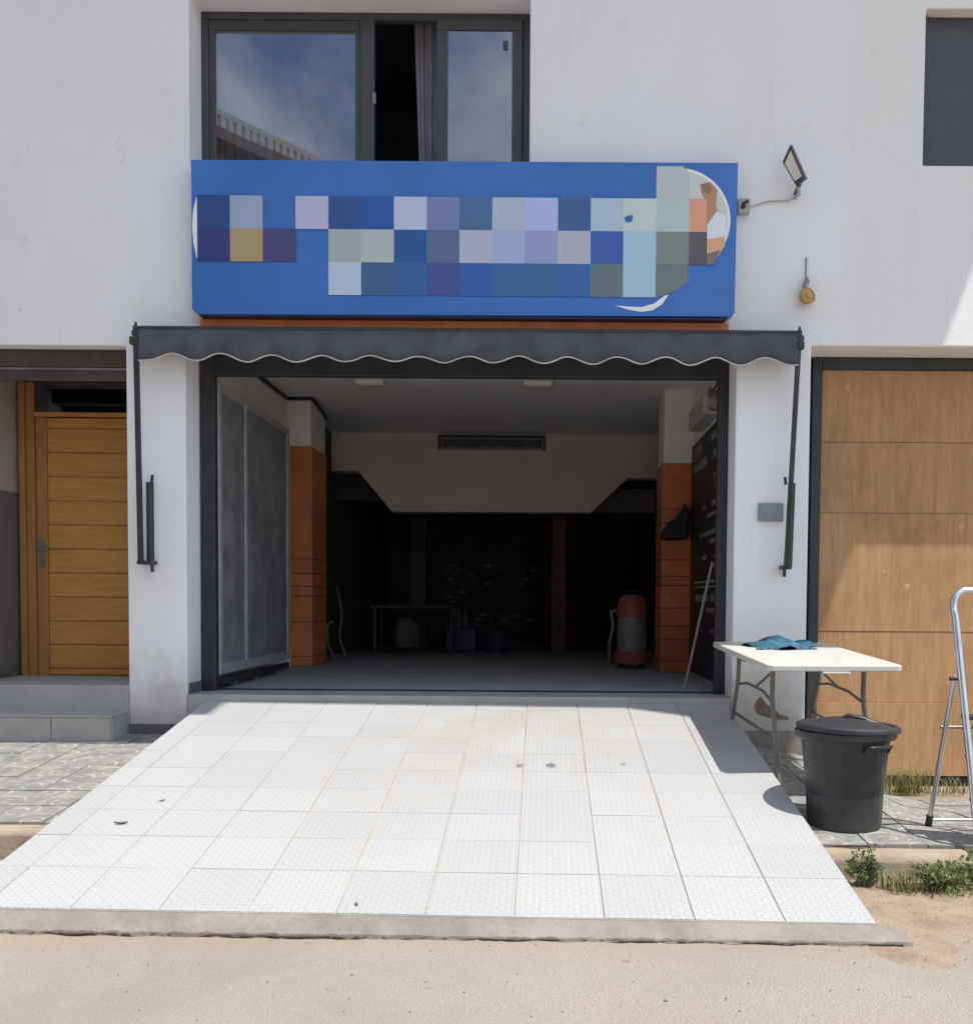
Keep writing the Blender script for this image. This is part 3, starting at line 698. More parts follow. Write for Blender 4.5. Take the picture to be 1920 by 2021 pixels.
# round photo print on the right with its white rim, and the sliver of the left roundel
def arc_(cx, cy, r, a0, a1, n=30): return [(cx + r * math.cos(R(a0 + (a1 - a0) * k / n)), cy + r * math.sin(R(a0 + (a1 - a0) * k / n))) for k in range(n + 1)]
quad(0, 0, 0, 0, (228, 232, 234), YB, [(1300, 420)] + arc_(1311, 421, 100, -82, 58))
quad(0, 0, 0, 0, (182, 186, 182), YB - .001, [(1300, 420)] + arc_(1311, 421, 95, -82, 56))
quad(0, 0, 0, 0, (226, 230, 232), YB, [(1190, 586), (1215, 588), (1240, 589), (1265, 582), (1286, 566), (1293, 565), (1281, 583), (1262, 595), (1240, 598), (1215, 594)])
quad(0, 0, 0, 0, (107, 122, 123), YB - .0015, [(1300, 506), (1331, 506), (1331, 540), (1296, 562), (1266, 570), (1266, 506)])
quad(0, 0, 0, 0, (222, 228, 232), YB, [(378, 384), (372, 410), (370, 440), (372, 470), (378, 500), (381, 500), (381, 384)])
quad(1267, 1331, 317, 381, (166, 176, 175), YB - .003, [(1267, 381), (1331, 381), (1331, 331), (1318, 318), (1267, 318)])
for row, ys in ((A_, (Y_[0], Y_[1])), (B_, (Y_[1], Y_[2])), (C_, (Y_[2], Y_[3]))):
    for i, c in enumerate(row):
        if c is None: continue
        x0 = X_[i]; x1 = X_[i] + 63.4
        if i == 15: x1 = 1366
        quad(x0, x1, ys[0], ys[1], c, YB - .004)
for kk, (p, c) in enumerate((([(1352, 352), (1372, 348), (1384, 362), (1382, 392), (1392, 420), (1380, 440), (1366, 436), (1366, 382), (1356, 372)], (176, 132, 96)),
             ([(1353, 352), (1366, 350), (1376, 360), (1368, 372), (1357, 366)], (140, 108, 86)),
             ([(1366, 430), (1384, 404), (1402, 412), (1404, 445), (1392, 462), (1366, 462)], (196, 202, 212)),
             ([(1366, 458), (1400, 452), (1401, 470), (1384, 496), (1366, 500)], (196, 150, 118)),
             ([(1366, 486), (1392, 478), (1380, 505), (1366, 508)], (120, 104, 100)),
             ([(1206, 416), (1222, 412), (1221, 425), (1209, 426)], (50, 96, 160)))):
    quad(0, 0, 0, 0, c, YB - .006 - .0008 * kk, p)
pr_.build('sign_print', 'printm', sg)
tag(B(-2.768, 1.437, -.045, -.003, 2.88, 3.0).build('orange_fascia', 'orange_band', origin=(-.66, 0, 2.9), bevel=.005), 'narrow orange fascia board between the blue sign and the awning', 'fascia')

# awning
aw = tag(empty('awning', (-.62, 0, 1.0)), 'rolled-up charcoal awning with scalloped valance over the garage opening', 'awning')
x0, x1 = -3.195, 1.955; N = 420; v = []; f = []; edge = []
def scal(x):
    t = (x + 3.12) / .385 * 2 * math.pi
    e = 1 if -3.12 < x < 1.885 else 0
    return 2.630 + ((.026 + .003 * math.sin(x * 1.7)) * (1 - math.cos(t)) * (1 if e else 0))
for i in range(N + 1):
    x = x0 + (x1 - x0) * i / N
    wv = .012 * math.sin(x * 5.3 + .8 * math.sin(x * 1.3)) + .010 * math.sin(x * 13.1 + 1 + math.sin(x * 3.7)) + .004 * math.sin(x * 37)
    zb = scal(x) - .003 * math.sin(x * 2.0)
    rows = [(-.205, 2.895 - .001 * math.sin(x * 3)), (-.215 + wv * .5, 2.80), (-.215 + wv, zb)]
    v += [(x, a, b) for a, b in rows]; edge.append((x, -.217 + wv, zb))
for i in range(N):
    for k in range(2): a = i * 3 + k; f.append((a, a + 3, a + 4, a + 1))
g = MB(); g.add(v, f); vo = g.build('valance', 'awn', aw, smooth=70)
sm = vo.modifiers.new('solid', 'SOLIDIFY'); sm.thickness = .004; sm.offset = 1
MB().tube(edge[::2], .006, 6).build('valance_piping', 'piping', aw, smooth=60)
MB().tube([(-3.19, -.195, 2.885), (1.95, -.195, 2.885)], .018, 10).build('front_bar', 'blackp', aw, smooth=50)
MB().tube([(-3.18, -.105, 2.80), (1.94, -.105, 2.80)], .085, 20).build('fabric_roll', 'awn', aw, smooth=50)
for (xt, xb, s_) in ((-3.217, -3.222, 1), (1.962, 1.905, -1)):
    lf = s_ > 0
    arm = MB().bar((xt, -.20, 2.90), (xb, -.13, 1.07), .042 if lf else .038, .03).build('awning_arm', 'blackp', aw, bevel=.006)
    MB().tube([(xt, -.2, 2.885), (xt, -.2, 2.935)], [.02, .006], 8).build('arm_finial', 'blackp', arm)
    MB().box(xt - .045 * s_ if lf else xt - .02, xt + .02 if lf else xt + .035, -.225, -.17, 2.755, 2.815).build('arm_knuckle', 'blackp', arm, bevel=.006)
    xc = (-3.166 if lf else xb + .012)
    zt = 1.70 if lf else 1.72
    MB().tube([(xc - (0 if lf else -.012), -.075 if lf else -.17, zt), (xc, -.075 if lf else -.15, 1.06)], .03 if lf else .03, 12).build('gas_strut', 'blackp', aw, smooth=40)
    MB().tube([(xc + .012 * s_, -.07, zt), (xc + .016 * s_, -.06, zt + .06)], .012, 8).build('strut_pin', 'blackp', aw, smooth=40)
    MB().box(min(xb, xc) - .03, max(xb, xc) + .03, -.14, -.004, 1.045, 1.075).build('lower_bracket', 'blackp', aw, bevel=.005)
    MB().tube([(xc + .01 * s_, -.07, 1.045), (xc + .012 * s_, -.07, .985)], .014, 8).build('strut_pin', 'blackp', aw, smooth=40)
    MB().box(xt - .04, xt + .04, -.19, -.004, 2.83, 2.87).build('wall_bracket', 'blackp', aw, bevel=.005)

# flood lamp on its bracket
fl = tag(empty('floodlight', (1.93, -.02, 4.03)), 'tilted square floodlight with dark rim on the wall beside the sign', 'floodlight')
cA, cB, cC, cD = Vector((1.861, -.2, 4.327)), Vector((1.982, -.2, 4.064)), Vector((1.93, -.12, 4.045)), Vector((1.821, -.12, 4.227))
def lampquad(k, off, c=[cA, cB, cC, cD]):
    m_ = sum(c, Vector()) / 4; nn = (c[1] - c[0]).cross(c[3] - c[0]).normalized()
    if nn.y > 0: nn = -nn
    return [m_ + (p - m_) * k + nn * off for p in c], nn
q0, nn = lampquad(1.0, 0); q1, _ = lampquad(1.0, -.045); q2, _ = lampquad(.74, .004); q3, _ = lampquad(.74, -.02)
g = MB(); g.add(q1 + q0, [(0, 1, 2, 3), (0, 4, 5, 1), (1, 5, 6, 2), (2, 6, 7, 3), (3, 7, 4, 0), (4, 7, 6, 5)]); g.build('lamp_housing', 'anth', fl, bevel=.006)
g = MB(); g.add(q3 + q2, [(4, 5, 6, 7), (0, 4, 5, 1), (1, 5, 6, 2), (2, 6, 7, 3), (3, 7, 4, 0)]); g.build('lamp_glass', 'lampglass', fl)
MB().bar((1.955, -.17, 4.06), (1.955, -.01, 4.02), .03, .012).build('lamp_bracket', 'anth', fl)
MB().tube([(1.955, -.10, 4.045), (1.965, -.09, 4.0), (1.945, -.03, 3.985)], .016, 8).build('lamp_bracket', 'palebox', fl, smooth=50)
tag(MB().tube(smoothpath([(1.955, -.05, 4.0), (1.90, -.02, 3.97), (1.75, -.012, 3.965), (1.63, -.012, 3.93), (1.555, -.03, 3.915)]), .006, 6).build('lamp_cable', 'cable', origin=(1.6, 0, 3.95), smooth=60), 'thin pale cable running from the floodlight to the junction box', 'cable')
jb = tag(B(1.492, 1.592, -.05, -.003, 3.855, 3.975).build('junction_box', 'palebox', origin=(1.54, 0, 3.9), bevel=.01), 'small weathered junction box at the right edge of the sign', 'junction box')
MB().tube([(1.535, -.048, 3.91), (1.535, -.056, 3.91)], .02, 12).build('socket_hole', 'black', jb); MB().bar((1.53, -.055, 3.93), (1.575, -.06, 3.95), .018, .01).build('box_latch', 'black', jb)
yl = tag(empty('hanging_lamp', (2.05, 0, 3.2)), 'round amber lamp head hanging from a short wire on the wall', 'lamp')
MB().tube([(2.052, -.01, 3.53), (2.05, -.012, 3.35)], .005, 6).build('lamp_wire', 'steel', yl)
MB().tube([(2.052, -.02, 3.37), (2.055, -.04, 3.33), (2.035, -.05, 3.30), (2.03, -.05, 3.27)], [.008, .02, .02, .014], 8).build('lamp_neck', 'steel', yl, smooth=50)
g = MB(lambda p: Vector((2.054, -.06, 3.213)) + Matrix.Rotation(R(22), 3, 'Z') @ Matrix.Rotation(R(80), 3, 'X') @ p)
g.lathe([(.03, -.045), (.05, -.04), (.066, -.01), (.068, .01), (.058, .018), (.054, .012), (.03, .012), (.026, .02), (.0, .022)], (0, 0, 0), 28); g.build('lamp_head', 'amber', yl, smooth=40)
eb = tag(B(1.70, 1.90, -.035, -.003, 1.432, 1.577).build('electric_box', 'greybox', origin=(1.8, 0, 1.43), bevel=.008), 'grey electrical cover box on the right-hand pillar', 'electrical box')
B(1.712, 1.888, -.0385, -.0345, 1.444, 1.565).build('box_lid', 'greybox', eb, bevel=.003)
for z in (1.47, 1.50, 1.53): B(1.735, 1.748, -.041, -.038, z, z + .012).build('lid_screw', 'steel', eb)

# boarded-up garage on the right
pb = tag(empty('plywood_hoarding', (4.1, .42, -.69)), 'brown plywood boards in a black frame closing the neighbouring garage', 'hoarding')
MB().box(2.215, 2.30, .36, .46, -.8, 2.834).box(2.30, 6.15, .36, .46, 2.735, 2.834).box(2.11, 2.215, .40, .46, -.8, 2.834).build('board_frame', 'black', pb, bevel=.006)
zs_ = [2.735, 2.135, 1.54, .54, -.065, -.69]
for i in range(5):
    B(2.302, 6.1, .395 + (.004 if i % 2 else 0) - (.012 if i == 4 else 0), .43, zs_[i + 1] + .0015, zs_[i] - .0015 + (.03 if i == 4 else 0) * 0).build('plywood_board', 'ply', pb, bevel=.002)
MB().box(2.3, 6.1, .445, .459, -.8, 2.7).build('backing', 'room', pb)
MB().box(2.302, 6.1, .41, .44, -.85, -.705).build('sill_rail', 'black', pb)

# ================================================================== THINGS ON THE RIGHT PAVEMENT
# folding table; local frame: x across, y along (away), z up, origin at the top centre
tz = .425
tm = Matrix.Translation((1.795, -1.0, tz)) @ Matrix.Rotation(R(3.6), 4, 'Z') @ Matrix.Rotation(R(3.1), 4, 'X')
def tx(p): return tm @ p
ft = tag(empty('folding_table', (1.795, -1.0, -.45)), 'white plastic folding table with grey bent legs beside the ramp', 'table')
g = MB(tx); hw, hl = .44, .79
corner = []
for (sx, sy, a0) in ((1, 1, 0), (-1, 1, 90), (-1, -1, 180), (1, -1, 270)):
    for k in range(5):
        a = R(a0 + k * 22.5); corner.append((sx * (hw - .05) + .05 * math.cos(a), sy * (hl - .05) + .05 * math.sin(a)))
nC = len(corner)
g.add([(x, y, -.04) for x, y in corner] + [(x, y, 0) for x, y in corner], [list(range(nC - 1, -1, -1)), list(range(nC, 2 * nC))] + [(i, (i + 1) % nC, (i + 1) % nC + nC, i + nC) for i in range(nC)])
g.build('table_top', 'tabletop', ft, bevel=.007, smooth=50)
MB(tx).box(-.09, .09, -.80, -.775, -.055, -.041).build('carry_handle', 'tabletop', ft, bevel=.004)
def ground_under(x, y):
    p = tx(Vector((x, y, 0))); return zR(p.x, p.y) - p.z
for sx in (-.31, .31):
    fr = None
    for sy in (-1, 1):
        yb = sy * .70; gz = ground_under(sx, yb) + .01
        lg = MB(tx).tube(smoothpath([(sx, sy * .45, -.035), (sx, sy * .45, -.20), (sx, sy * .465, -.29), (sx, sy * .55, -.48), (sx, sy * .67, gz * .92), (sx, yb, gz)], 4), .0165, 10)
        lg.build('leg', 'tableleg', ft, smooth=50)
    MB(tx).tube([(sx, -.57, -.52), (sx, .57, -.52)], .012, 8).build('stretcher', 'tableleg', ft, smooth=50)
    MB(tx).tube([(sx, -.465, -.29), (sx * .97, -.2, -.25), (sx * .97, .2, -.25), (sx, .465, -.29)], .010, 8).build('brace', 'tableleg', ft, smooth=50)
    MB(tx).tube([(sx * .97, 0, -.25), (sx * .25, 0, -.045)], .009, 8).build('brace', 'tableleg', ft, smooth=50)

# blue rag lying on the table
g = MB(tx); nx, ny = 40, 26; v = []; f = []
for j in range(ny + 1):
    for i in range(nx + 1):
        u, w_ = i / nx * 2 - 1, j / ny * 2 - 1
        r = math.sqrt((u * .95) ** 2 + w_ ** 2); th = math.atan2(w_, u)
        lim = 1 + .14 * math.sin(3 * th + .5) + .09 * math.sin(7 * th)
        h = max(0, 1 - (r / lim) ** 2) ** .7
        fold = .5 + .5 * math.sin(u * 7 + 2.2 * math.sin(w_ * 3.3) + 1.0) ; fold2 = .5 + .5 * math.sin(w_ * 9 + u * 5)
        peak = math.exp(-((u + .25) ** 2 / .10 + (w_ - .1) ** 2 / .3))
        z = .006 + h * (.022 + .035 * fold + .012 * fold2 + .02 * peak) + .004 * math.sin(u * 31 + w_ * 17)
        v.append((-.02 + u * .235 * lim + .01 * math.sin(w_ * 6), .36 + w_ * .19 * lim + .012 * math.sin(u * 9), z))
for j in range(ny):
    for i in range(nx): a = j * (nx + 1) + i; f.append((a, a + 1, a + nx + 2, a + nx + 1))
g.add(v, f); rag = g.build('cleaning_cloth', 'cloth', origin=tuple(tx(Vector((0, .35, 0)))), smooth=60)
tag(rag, 'crumpled blue cloth lying on the white folding table', 'cloth')

# rubbish bin
bc = (1.785, -2.2, -.552)
bn = tag(empty('rubbish_bin', bc), 'round black plastic rubbish bin with lid standing beside the tiled ramp', 'bin')
def ribs(a, z): return 1 + .010 * (max(0, math.cos(a * 8)) ** 14) - .004
MB().lathe([(.0, .0), (.205, .0), (.214, .012), (.216, .03), (.224, .20), (.2245, .206), (.227, .21), (.240, .38), (.252, .50), (.262, .545), (.262, .56)], bc, 96, lambda a, z: ribs(a, z) if z < .53 else 1).build('bin_body', 'bin', bn, smooth=35)
MB().lathe([(.25, .535), (.285, .535), (.294, .545), (.294, .575), (.285, .582), (.25, .582)], bc, 72).build('bin_rim', 'bin', bn, smooth=40)
ld = MB(lambda p: Vector(bc) + Matrix.Rotation(R(1.5), 3, 'Y') @ (p - Vector(bc))).lathe([(.24, .583), (.296, .578), (.302, .588), (.300, .604), (.285, .614), (.262, .612), (.255, .605), (.235, .608), (.19, .628), (.12, .645), (.05, .652), (.0, .652)], bc, 72).build('bin_lid', 'bin', bn, smooth=35)
MB(lambda p: Vector(bc) + Matrix.Rotation(R(-18), 3, 'Z') @ p).prism([(-.03, .652), (.02, .675), (.10, .66), (.235, .612), (.235, .598), (-.03, .62)], -.035, .035).build('lid_grip', 'bin', ld, bevel=.012, smooth=50)
for a in (R(-62), R(118)):
    ca, sa = math.cos(a), math.sin(a); e = (-sa, ca)
    p = lambda r, t, z: (bc[0] + ca * r + e[0] * t, bc[1] + sa * r + e[1] * t, bc[2] + z)
    MB().tube(smoothpath([p(.25, -.085, .47), p(.27, -.083, .50), p(.287, -.07, .508), p(.292, 0, .508), p(.287, .07, .508), p(.27, .083, .50), p(.25, .085, .47)], 4), .011, 8).build('bin_handle', 'bin', bn, smooth=60)

# step ladder
LX, LW = 2.33, .44
la = tag(empty('step_ladder', (2.55, -2.4, -.57)), 'aluminium step ladder standing open in front of the plywood boards', 'ladder')
def lerp(a, b, t): return tuple(a[i] + (b[i] - a[i]) * t for i in range(3))
topL, topR = (LX, -2.40, .80), (LX + LW, -2.40, .80)
fl_, frr = (LX + .05, -2.70, -.565), (LX + LW + .05, -2.70, -.565)
arc = [lerp(fl_, topL, t) for t in (0, .25, .5, .75, .92)]
a1 = [(LX + .0, -2.40, .76), (LX + .012, -2.396, .815), (LX + .045, -2.393, .848), (LX + .09, -2.392, .855)]
a2 = [(2 * LX + LW - p[0], p[1], p[2]) for p in a1[::-1]]
MB().tube(smoothpath(arc + a1 + a2 + [lerp(frr, topR, t) for t in (.92, .75, .5, .25, 0)], 5), .02, 12).build('front_frame', 'alu', la, smooth=60)
hL, hR = (LX + .012, -2.415, .37), (LX + LW - .012, -2.415, .37)
for (h_, ft_) in ((hL, (LX, -2.10, -.566)), (hR, (LX + LW, -2.10, -.566))):
    MB().tube(smoothpath([h_, lerp(h_, ft_, .06), lerp(h_, ft_, .3), lerp(h_, ft_, .7), ft_], 4), .0155, 10).build('rear_leg', 'alu', la, smooth=60)
    MB().tube([lerp(ft_, h_, .07), (ft_[0], ft_[1] + .003, ft_[2] - .004)], .021, 10).build('rubber_foot', 'alud', la, smooth=50)
    MB().tube([(h_[0] - .03, h_[1], h_[2] - .02), (h_[0] + .03, h_[1], h_[2] - .02)], .012, 10).build('hinge', 'alud', la, smooth=50)
MB().tube([(LX + .005, -2.105, -.53), (LX + LW - .005, -2.105, -.53)], .009, 8).build('rear_stretcher', 'alu', la, smooth=60)
MB().tube([(LX + .006, -2.24, .05), (LX + LW - .006, -2.24, .05)], .01, 8).build('rear_stretcher', 'steel', la, smooth=60)
for z in (.14, -.08, -.32):
    t = (z + .565) / 1.365; p0 = lerp(fl_, topL, t); p1 = lerp(frr, topR, t)
    MB().box(p0[0] + .012, p1[0] - .012, p0[1] - .01, p0[1] + .10, z - .012, z + .012).build('step', 'alud', la, bevel=.005)

# ================================================================== PLANTS
def weed(name, c, w, h, nst, nlf, seed, lab, leafs=.022):
    rnd_ = random.Random(seed); e = tag(empty(name, c), lab, 'weed', 'weeds along the kerb')
    lf = MB(); stm = MB()
    for _ in range(nst):
        a = rnd_.uniform(0, 6.283); r = rnd_.uniform(.2, 1) ** .7
        tip = (c[0] + math.cos(a) * r * w, c[1] + math.sin(a) * r * w * .6, c[2] + h * rnd_.uniform(.45, 1) * (1.1 - .5 * r))
        b = (c[0] + math.cos(a) * r * w * .25, c[1] + math.sin(a) * r * w * .2, c[2] - .01)
        mid = (b[0] * .6 + tip[0] * .4, b[1] * .6 + tip[1] * .4, b[2] * .35 + tip[2] * .65)
        pth = smoothpath([b, mid, tip], 4); stm.tube(pth, [.004 * (1 - .7 * i / len(pth)) for i in range(len(pth))], 5)
        for _ in range(nlf):
            t = rnd_.uniform(.2, 1); p = pth[min(len(pth) - 1, int(t * len(pth)))]
            d = Vector((rnd_.gauss(0, 1), rnd_.gauss(0, 1), rnd_.gauss(.4, .7))).normalized()
            sd = d.cross(Vector((rnd_.gauss(0, 1), rnd_.gauss(0, 1), rnd_.gauss(0, 1)))).normalized()
            nn_ = d.cross(sd); L = leafs * rnd_.uniform(.6, 1.5); p = p + d * .008
            lf.add([p, p + d * L * .5 + sd * L * .33 + nn_ * L * .08, p + d * L, p + d * L * .5 - sd * L * .33 + nn_ * L * .08], [(0, 1, 2), (0, 2, 3)])
    stm.build('stem', 'stem', e); lf.build('foliage', 'leaf', e)
weed('weed', (1.70, -2.90, -.715), .11, .21, 30, 20, 1, 'small leafy weed nearest the ramp at the foot of the kerb')
weed('weed', (2.07, -2.94, -.725), .20, .17, 46, 19, 2, 'widest low leafy weed below the kerb in front of the bin')
weed('weed', (2.34, -2.90, -.72), .16, .24, 34, 19, 3, 'leafy weed at the right edge of the picture below the ladder', .024)
def grass(c, wx, wy, n_, h, seed, lab, mat='grass'):
    rnd_ = random.Random(seed); g = MB()
    for _ in range(n_):
        x = c[0] + rnd_.gauss(0, .4) * wx; y = c[1] + rnd_.gauss(0, .4) * wy; hh = h * rnd_.uniform(.35, 1.1)
        a = rnd_.uniform(0, 6.28); ln = rnd_.uniform(.2, .9) * hh; w_ = .0035
        dx, dy = math.cos(a), math.sin(a); z = c[2] - .01
        p = [Vector((x, y, z)), Vector((x + dx * ln * .3, y + dy * ln * .3, z + hh * .65)), Vector((x + dx * ln, y + dy * ln, z + hh))]
        s_ = Vector((-dy, dx, 0)) * w_
        g.add([p[0] - s_, p[0] + s_, p[1] + s_ * .8, p[1] - s_ * .8, p[2]], [(0, 1, 2, 3), (3, 2, 4)])
    o = g.build('grass', mat, origin=c); o['kind'] = 'stuff'; o['label'] = lab; o['category'] = 'grass'
grass((2.90, -.12, -.735), .26, .12, 240, .25, 5, 'grass tuft growing at the foot of the plywood boards')
grass((3.28, -.10, -.735), .22, .12, 70, .15, 6, 'dry grass right of the green tuft below the plywood boards')
grass((1.88, -2.93, -.725), .16, .10, 150, .12, 8, 'thin pale grass between the leafy weeds under the kerb')
grass((2.2, -3.02, -.735), .35, .08, 120, .07, 9, 'sparse dry blades along the dirt below the weeds')

# litter
for k, (px, py, L, a, lab) in enumerate(((-2.38, -2.55, .038, .1, 'curled dry leaf near the left edge of the ramp tiles'), (-2.28, -2.2, .022, .9, 'tiny dry leaf further up the left edge of the ramp'), (-.88, -3.49, .022, 2.0, 'small scrap of litter at the front edge of the ramp'))):
    z = rampz(py) + .004; g = MB(); v = []; f = []
    for j in range(3):
        for i in range(7):
            u = i / 6 * 2 - 1; w_ = (j - 1) * .32 * (1 - u * u)
            v.append((px + L * (u * math.cos(a) - w_ * math.sin(a)), py + L * (u * math.sin(a) + w_ * math.cos(a)), z + L * (.22 * abs(j - 1) + .12 * u * u)))
    for j in range(2):
        for i in range(6): q = j * 7 + i; f.append((q, q + 1, q + 8, q + 7))
    g.add(v, f); tag(g.build('fallen_leaf', 'dry', origin=(px, py, z)), lab, 'leaf', 'litter on the ramp')
tag(MB().tube(smoothpath([(1.60, -2.66, -.562), (1.70, -2.68, -.556), (1.80, -2.67, -.557), (1.83, -2.655, -.552)]), .007, 6).build('twig', 'twig', origin=(1.6, -2.66, -.57), smooth=60), 'short dark twig on the kerb in front of the bin', 'twig')
g = MB(); rp_ = random.Random(4)
for _ in range(260):
    y = -3.62 - rp_.random() ** 1.6 * 1.6; x = rp_.uniform(-3.2, 2.6)
    if rp_.random() < .25: x = rp_.uniform(1.65, 2.6); y = rp_.uniform(-3.6, -2.85)
    if x < 1.62 and y > YF(x) - .14: continue
    r = rp_.uniform(.002, .006) * (2.0 if rp_.random() < .06 else 1)
    zb = -.75 if y < -3.62 or x < 1.62 else -.705 - .055 * min(1, max(0, (-y - 2.75) / .9)) + .016 * wob(x, y, 1.7)
    rot = Matrix.Rotation(rp_.uniform(0, 6), 3, 'Z')
    pts = [Vector((rp_.uniform(.7, 1.2) * sx * r, rp_.uniform(.6, 1) * sy * r, rp_.uniform(.5, .8) * sz * r)) for sx, sy, sz in ((-1, 0, 0), (1, 0, 0), (0, -1, 0), (0, 1, 0), (0, 0, -1), (0, 0, 1))]
    g.add([Vector((x, y, zb + r * .35)) + rot @ p for p in pts], [(0, 2, 5), (2, 1, 5), (1, 3, 5), (3, 0, 5), (2, 0, 4), (1, 2, 4), (3, 1, 4), (0, 3, 4)])
o = g.build('pebbles', 'pebble'); o['kind'] = 'stuff'; o['label'] = 'small scattered stones on the sandy road'; o['category'] = 'pebbles'

# ================================================================== INSIDE THE GARAGE
for (x, lab) in ((-1.88, 'small white square ceiling lamp on the left inside the garage'), (-.10, 'small white square ceiling lamp on the right inside the garage')):
    c = tag(empty('ceiling_lamp', (x, 2.7, 3.099)), lab, 'ceiling lamp', 'ceiling lamps in the garage')
    B(x - .15, x + .15, 2.55, 2.85, 3.05, 3.098).build('lamp_body', 'ceil', c, bevel=.012); B(x - .13, x + .13, 2.57, 2.83, 3.04, 3.0495).build('lamp_diffuser', 'lampglass', c, bevel=.006)
tf = tag(empty('tube_light', (-.77, 5.95, 2.88)), 'long unlit fluorescent fitting on the beige bulkhead', 'light fitting')
B(-1.495, -.04, 5.90, 5.998, 2.875, 3.04).build('fitting_body', 'grey', tf, bevel=.02); B(-1.46, -.075, 5.885, 5.9, 2.90, 3.0).build('fitting_cover', 'pale', tf, bevel=.006)
for x in (-1.505, -.055): B(x, x + .025, 5.885, 5.998, 2.87, 3.05).build('end_cap', 'black', tf)
MB().box(-1.495, -.04, 5.895, 5.998, 3.04, 3.058).build('fitting_top', 'black', tf)
tag(MB().tube(smoothpath([(-2.985, .6, 3.075), (-2.985, 1.6, 3.08), (-2.985, 2.6, 3.075), (-2.985, 3.50, 3.08), (-2.95, 3.53, 3.08), (-2.72, 3.53, 3.08), (-2.70, 3.56, 3.08), (-2.695, 4.1, 3.02), (-2.695, 4.25, 2.98)], 4), .022, 8).build('ceiling_cable', 'bcable', origin=(-2.9, 2, 3.07), smooth=60), 'black cable along the ceiling corner above the grey door leaf', 'cable')
ac = tag(empty('air_unit', (1.55, 1.4, 2.5)), 'boxy wall unit high on the right wall inside the garage', 'wall unit')
B(1.44, 1.598, 1.25, 2.25, 2.52, 2.72).build('unit_body', 'palebox', ac, bevel=.02)
MB().tube(smoothpath([(1.5, 1.25, 2.70), (1.52, .95, 2.75), (1.55, .75, 2.95), (1.58, .6, 3.09)]), .008, 6).build('unit_cable', 'bcable', ac, smooth=60)
for k in range(4): MB().tube(smoothpath([(1.49 + .02 * k, 1.24, 2.66), (1.48 + .02 * k, 1.16, 2.74 - .02 * k), (1.50 + .02 * k, 1.08, 2.68), (1.5 + .015 * k, 1.14, 2.54), (1.5 + .02 * k, 1.24, 2.58)]), .008, 6).build('loose_wire', 'steel', ac, smooth=60)
bd = tag(empty('price_board', (1.58, 2.1, .25)), 'black board with faded rows of lettering on the right garage wall', 'board')
B(1.575, 1.598, .62, 2.92, .02, 2.47).build('board_panel', 'board', bd, bevel=.006)
rb = random.Random(12); mk = MB()
def mark(y0, y1, z0, z1): mk.add([(1.5735, y1, z0), (1.5735, y0, z0), (1.5735, y0, z1), (1.5735, y1, z1)], [(0, 1, 2, 3)])
for (z, h, segs) in ((2.36, .10, [(.85, 1.6), (2.2, 2.6)]), (2.18, .10, [(.85, 1.5), (1.85, 2.75)]), (1.98, .05, [(1.1, 1.45)]), (1.88, .05, [(1.05, 1.4)]), (1.72, .06, [(1.1, 1.5), (1.9, 2.1)]), (1.62, .05, [(1.0, 1.8)]), (1.45, .05, [(1.2, 2.3)]), (1.36, .05, [(1.1, 1.6)]), (1.22, .05, [(1.1, 1.35), (1.8, 2.1)]), (1.12, .05, [(1.2, 1.5)]), (.98, .025, [(.9, 2.6)]), (.93, .02, [(.9, 2.6)]), (.82, .08, [(1.7, 2.5), (1.1, 1.5)]), (.70, .05, [(1.2, 1.8)]), (.5, .04, [(1.2, 1.5)])):
    for a, b in segs:
        y = a
        while y < b:
            w_ = rb.uniform(.02, .05) if h > .03 else .2
            mark(y, min(b, y + w_), z - h * rb.uniform(.3, .5), z + h * rb.uniform(.3, .5)); y += w_ + (.012 if h > .03 else 0)
mk.build('board_lettering', 'chalk', bd)
tag(MB().tube([(1.20, .52, .03), (1.25, .51, .28), (1.405, .40, 1.12)], .013, 8).build('broom_pole', 'steel', origin=(1.2, .52, 0), smooth=50), 'thin worn pole leaning on the right side of the garage frame', 'pole')
# wet-and-dry vacuum
vc = (1.01, 3.72, 0.0)
vm = tag(empty('drum_vacuum', vc), 'red and grey drum vacuum cleaner standing by the right orange pilaster', 'vacuum cleaner')
MB().lathe([(.12, .06), (.215, .06), (.225, .10), (.22, .16), (.18, .20), (.12, .20)], vc, 32).build('vacuum_base', 'red', vm, smooth=40)
MB().lathe([(.15, .19), (.172, .2), (.178, .40), (.172, .60), (.15, .605)], vc, 32).build('vacuum_drum', 'grey', vm, smooth=40)
hd = MB().lathe([(.15, .60), (.185, .605), (.188, .66), (.175, .75), (.145, .82), (.09, .855), (.0, .865)], vc, 32).build('vacuum_head', 'red', vm, smooth=40)
MB().tube(smoothpath([(vc[0] - .07, vc[1], .85), (vc[0] - .05, vc[1], .90), (vc[0] + .05, vc[1], .90), (vc[0] + .07, vc[1], .85)]), .014, 8).build('carry_handle', 'blackcloth', hd, smooth=50)
MB().tube(smoothpath([(vc[0] - .17, vc[1] - .06, .66), (vc[0] - .25, vc[1] - .10, .66), (vc[0] - .23, vc[1] - .12, .5), (vc[0] - .27, vc[1] - .1, .25), (vc[0] - .25, vc[1] - .05, .02)]), .02, 8).build('vacuum_hose', 'steel', vm, smooth=50)
for a in (40, 130, 220, 310): MB().lathe([(.02, 0), (.03, .02), (.03, .045), (.015, .06)], (vc[0] + .17 * math.cos(R(a)), vc[1] + .17 * math.sin(R(a)), 0), 10).build('castor', 'blackcloth', vm, smooth=50)
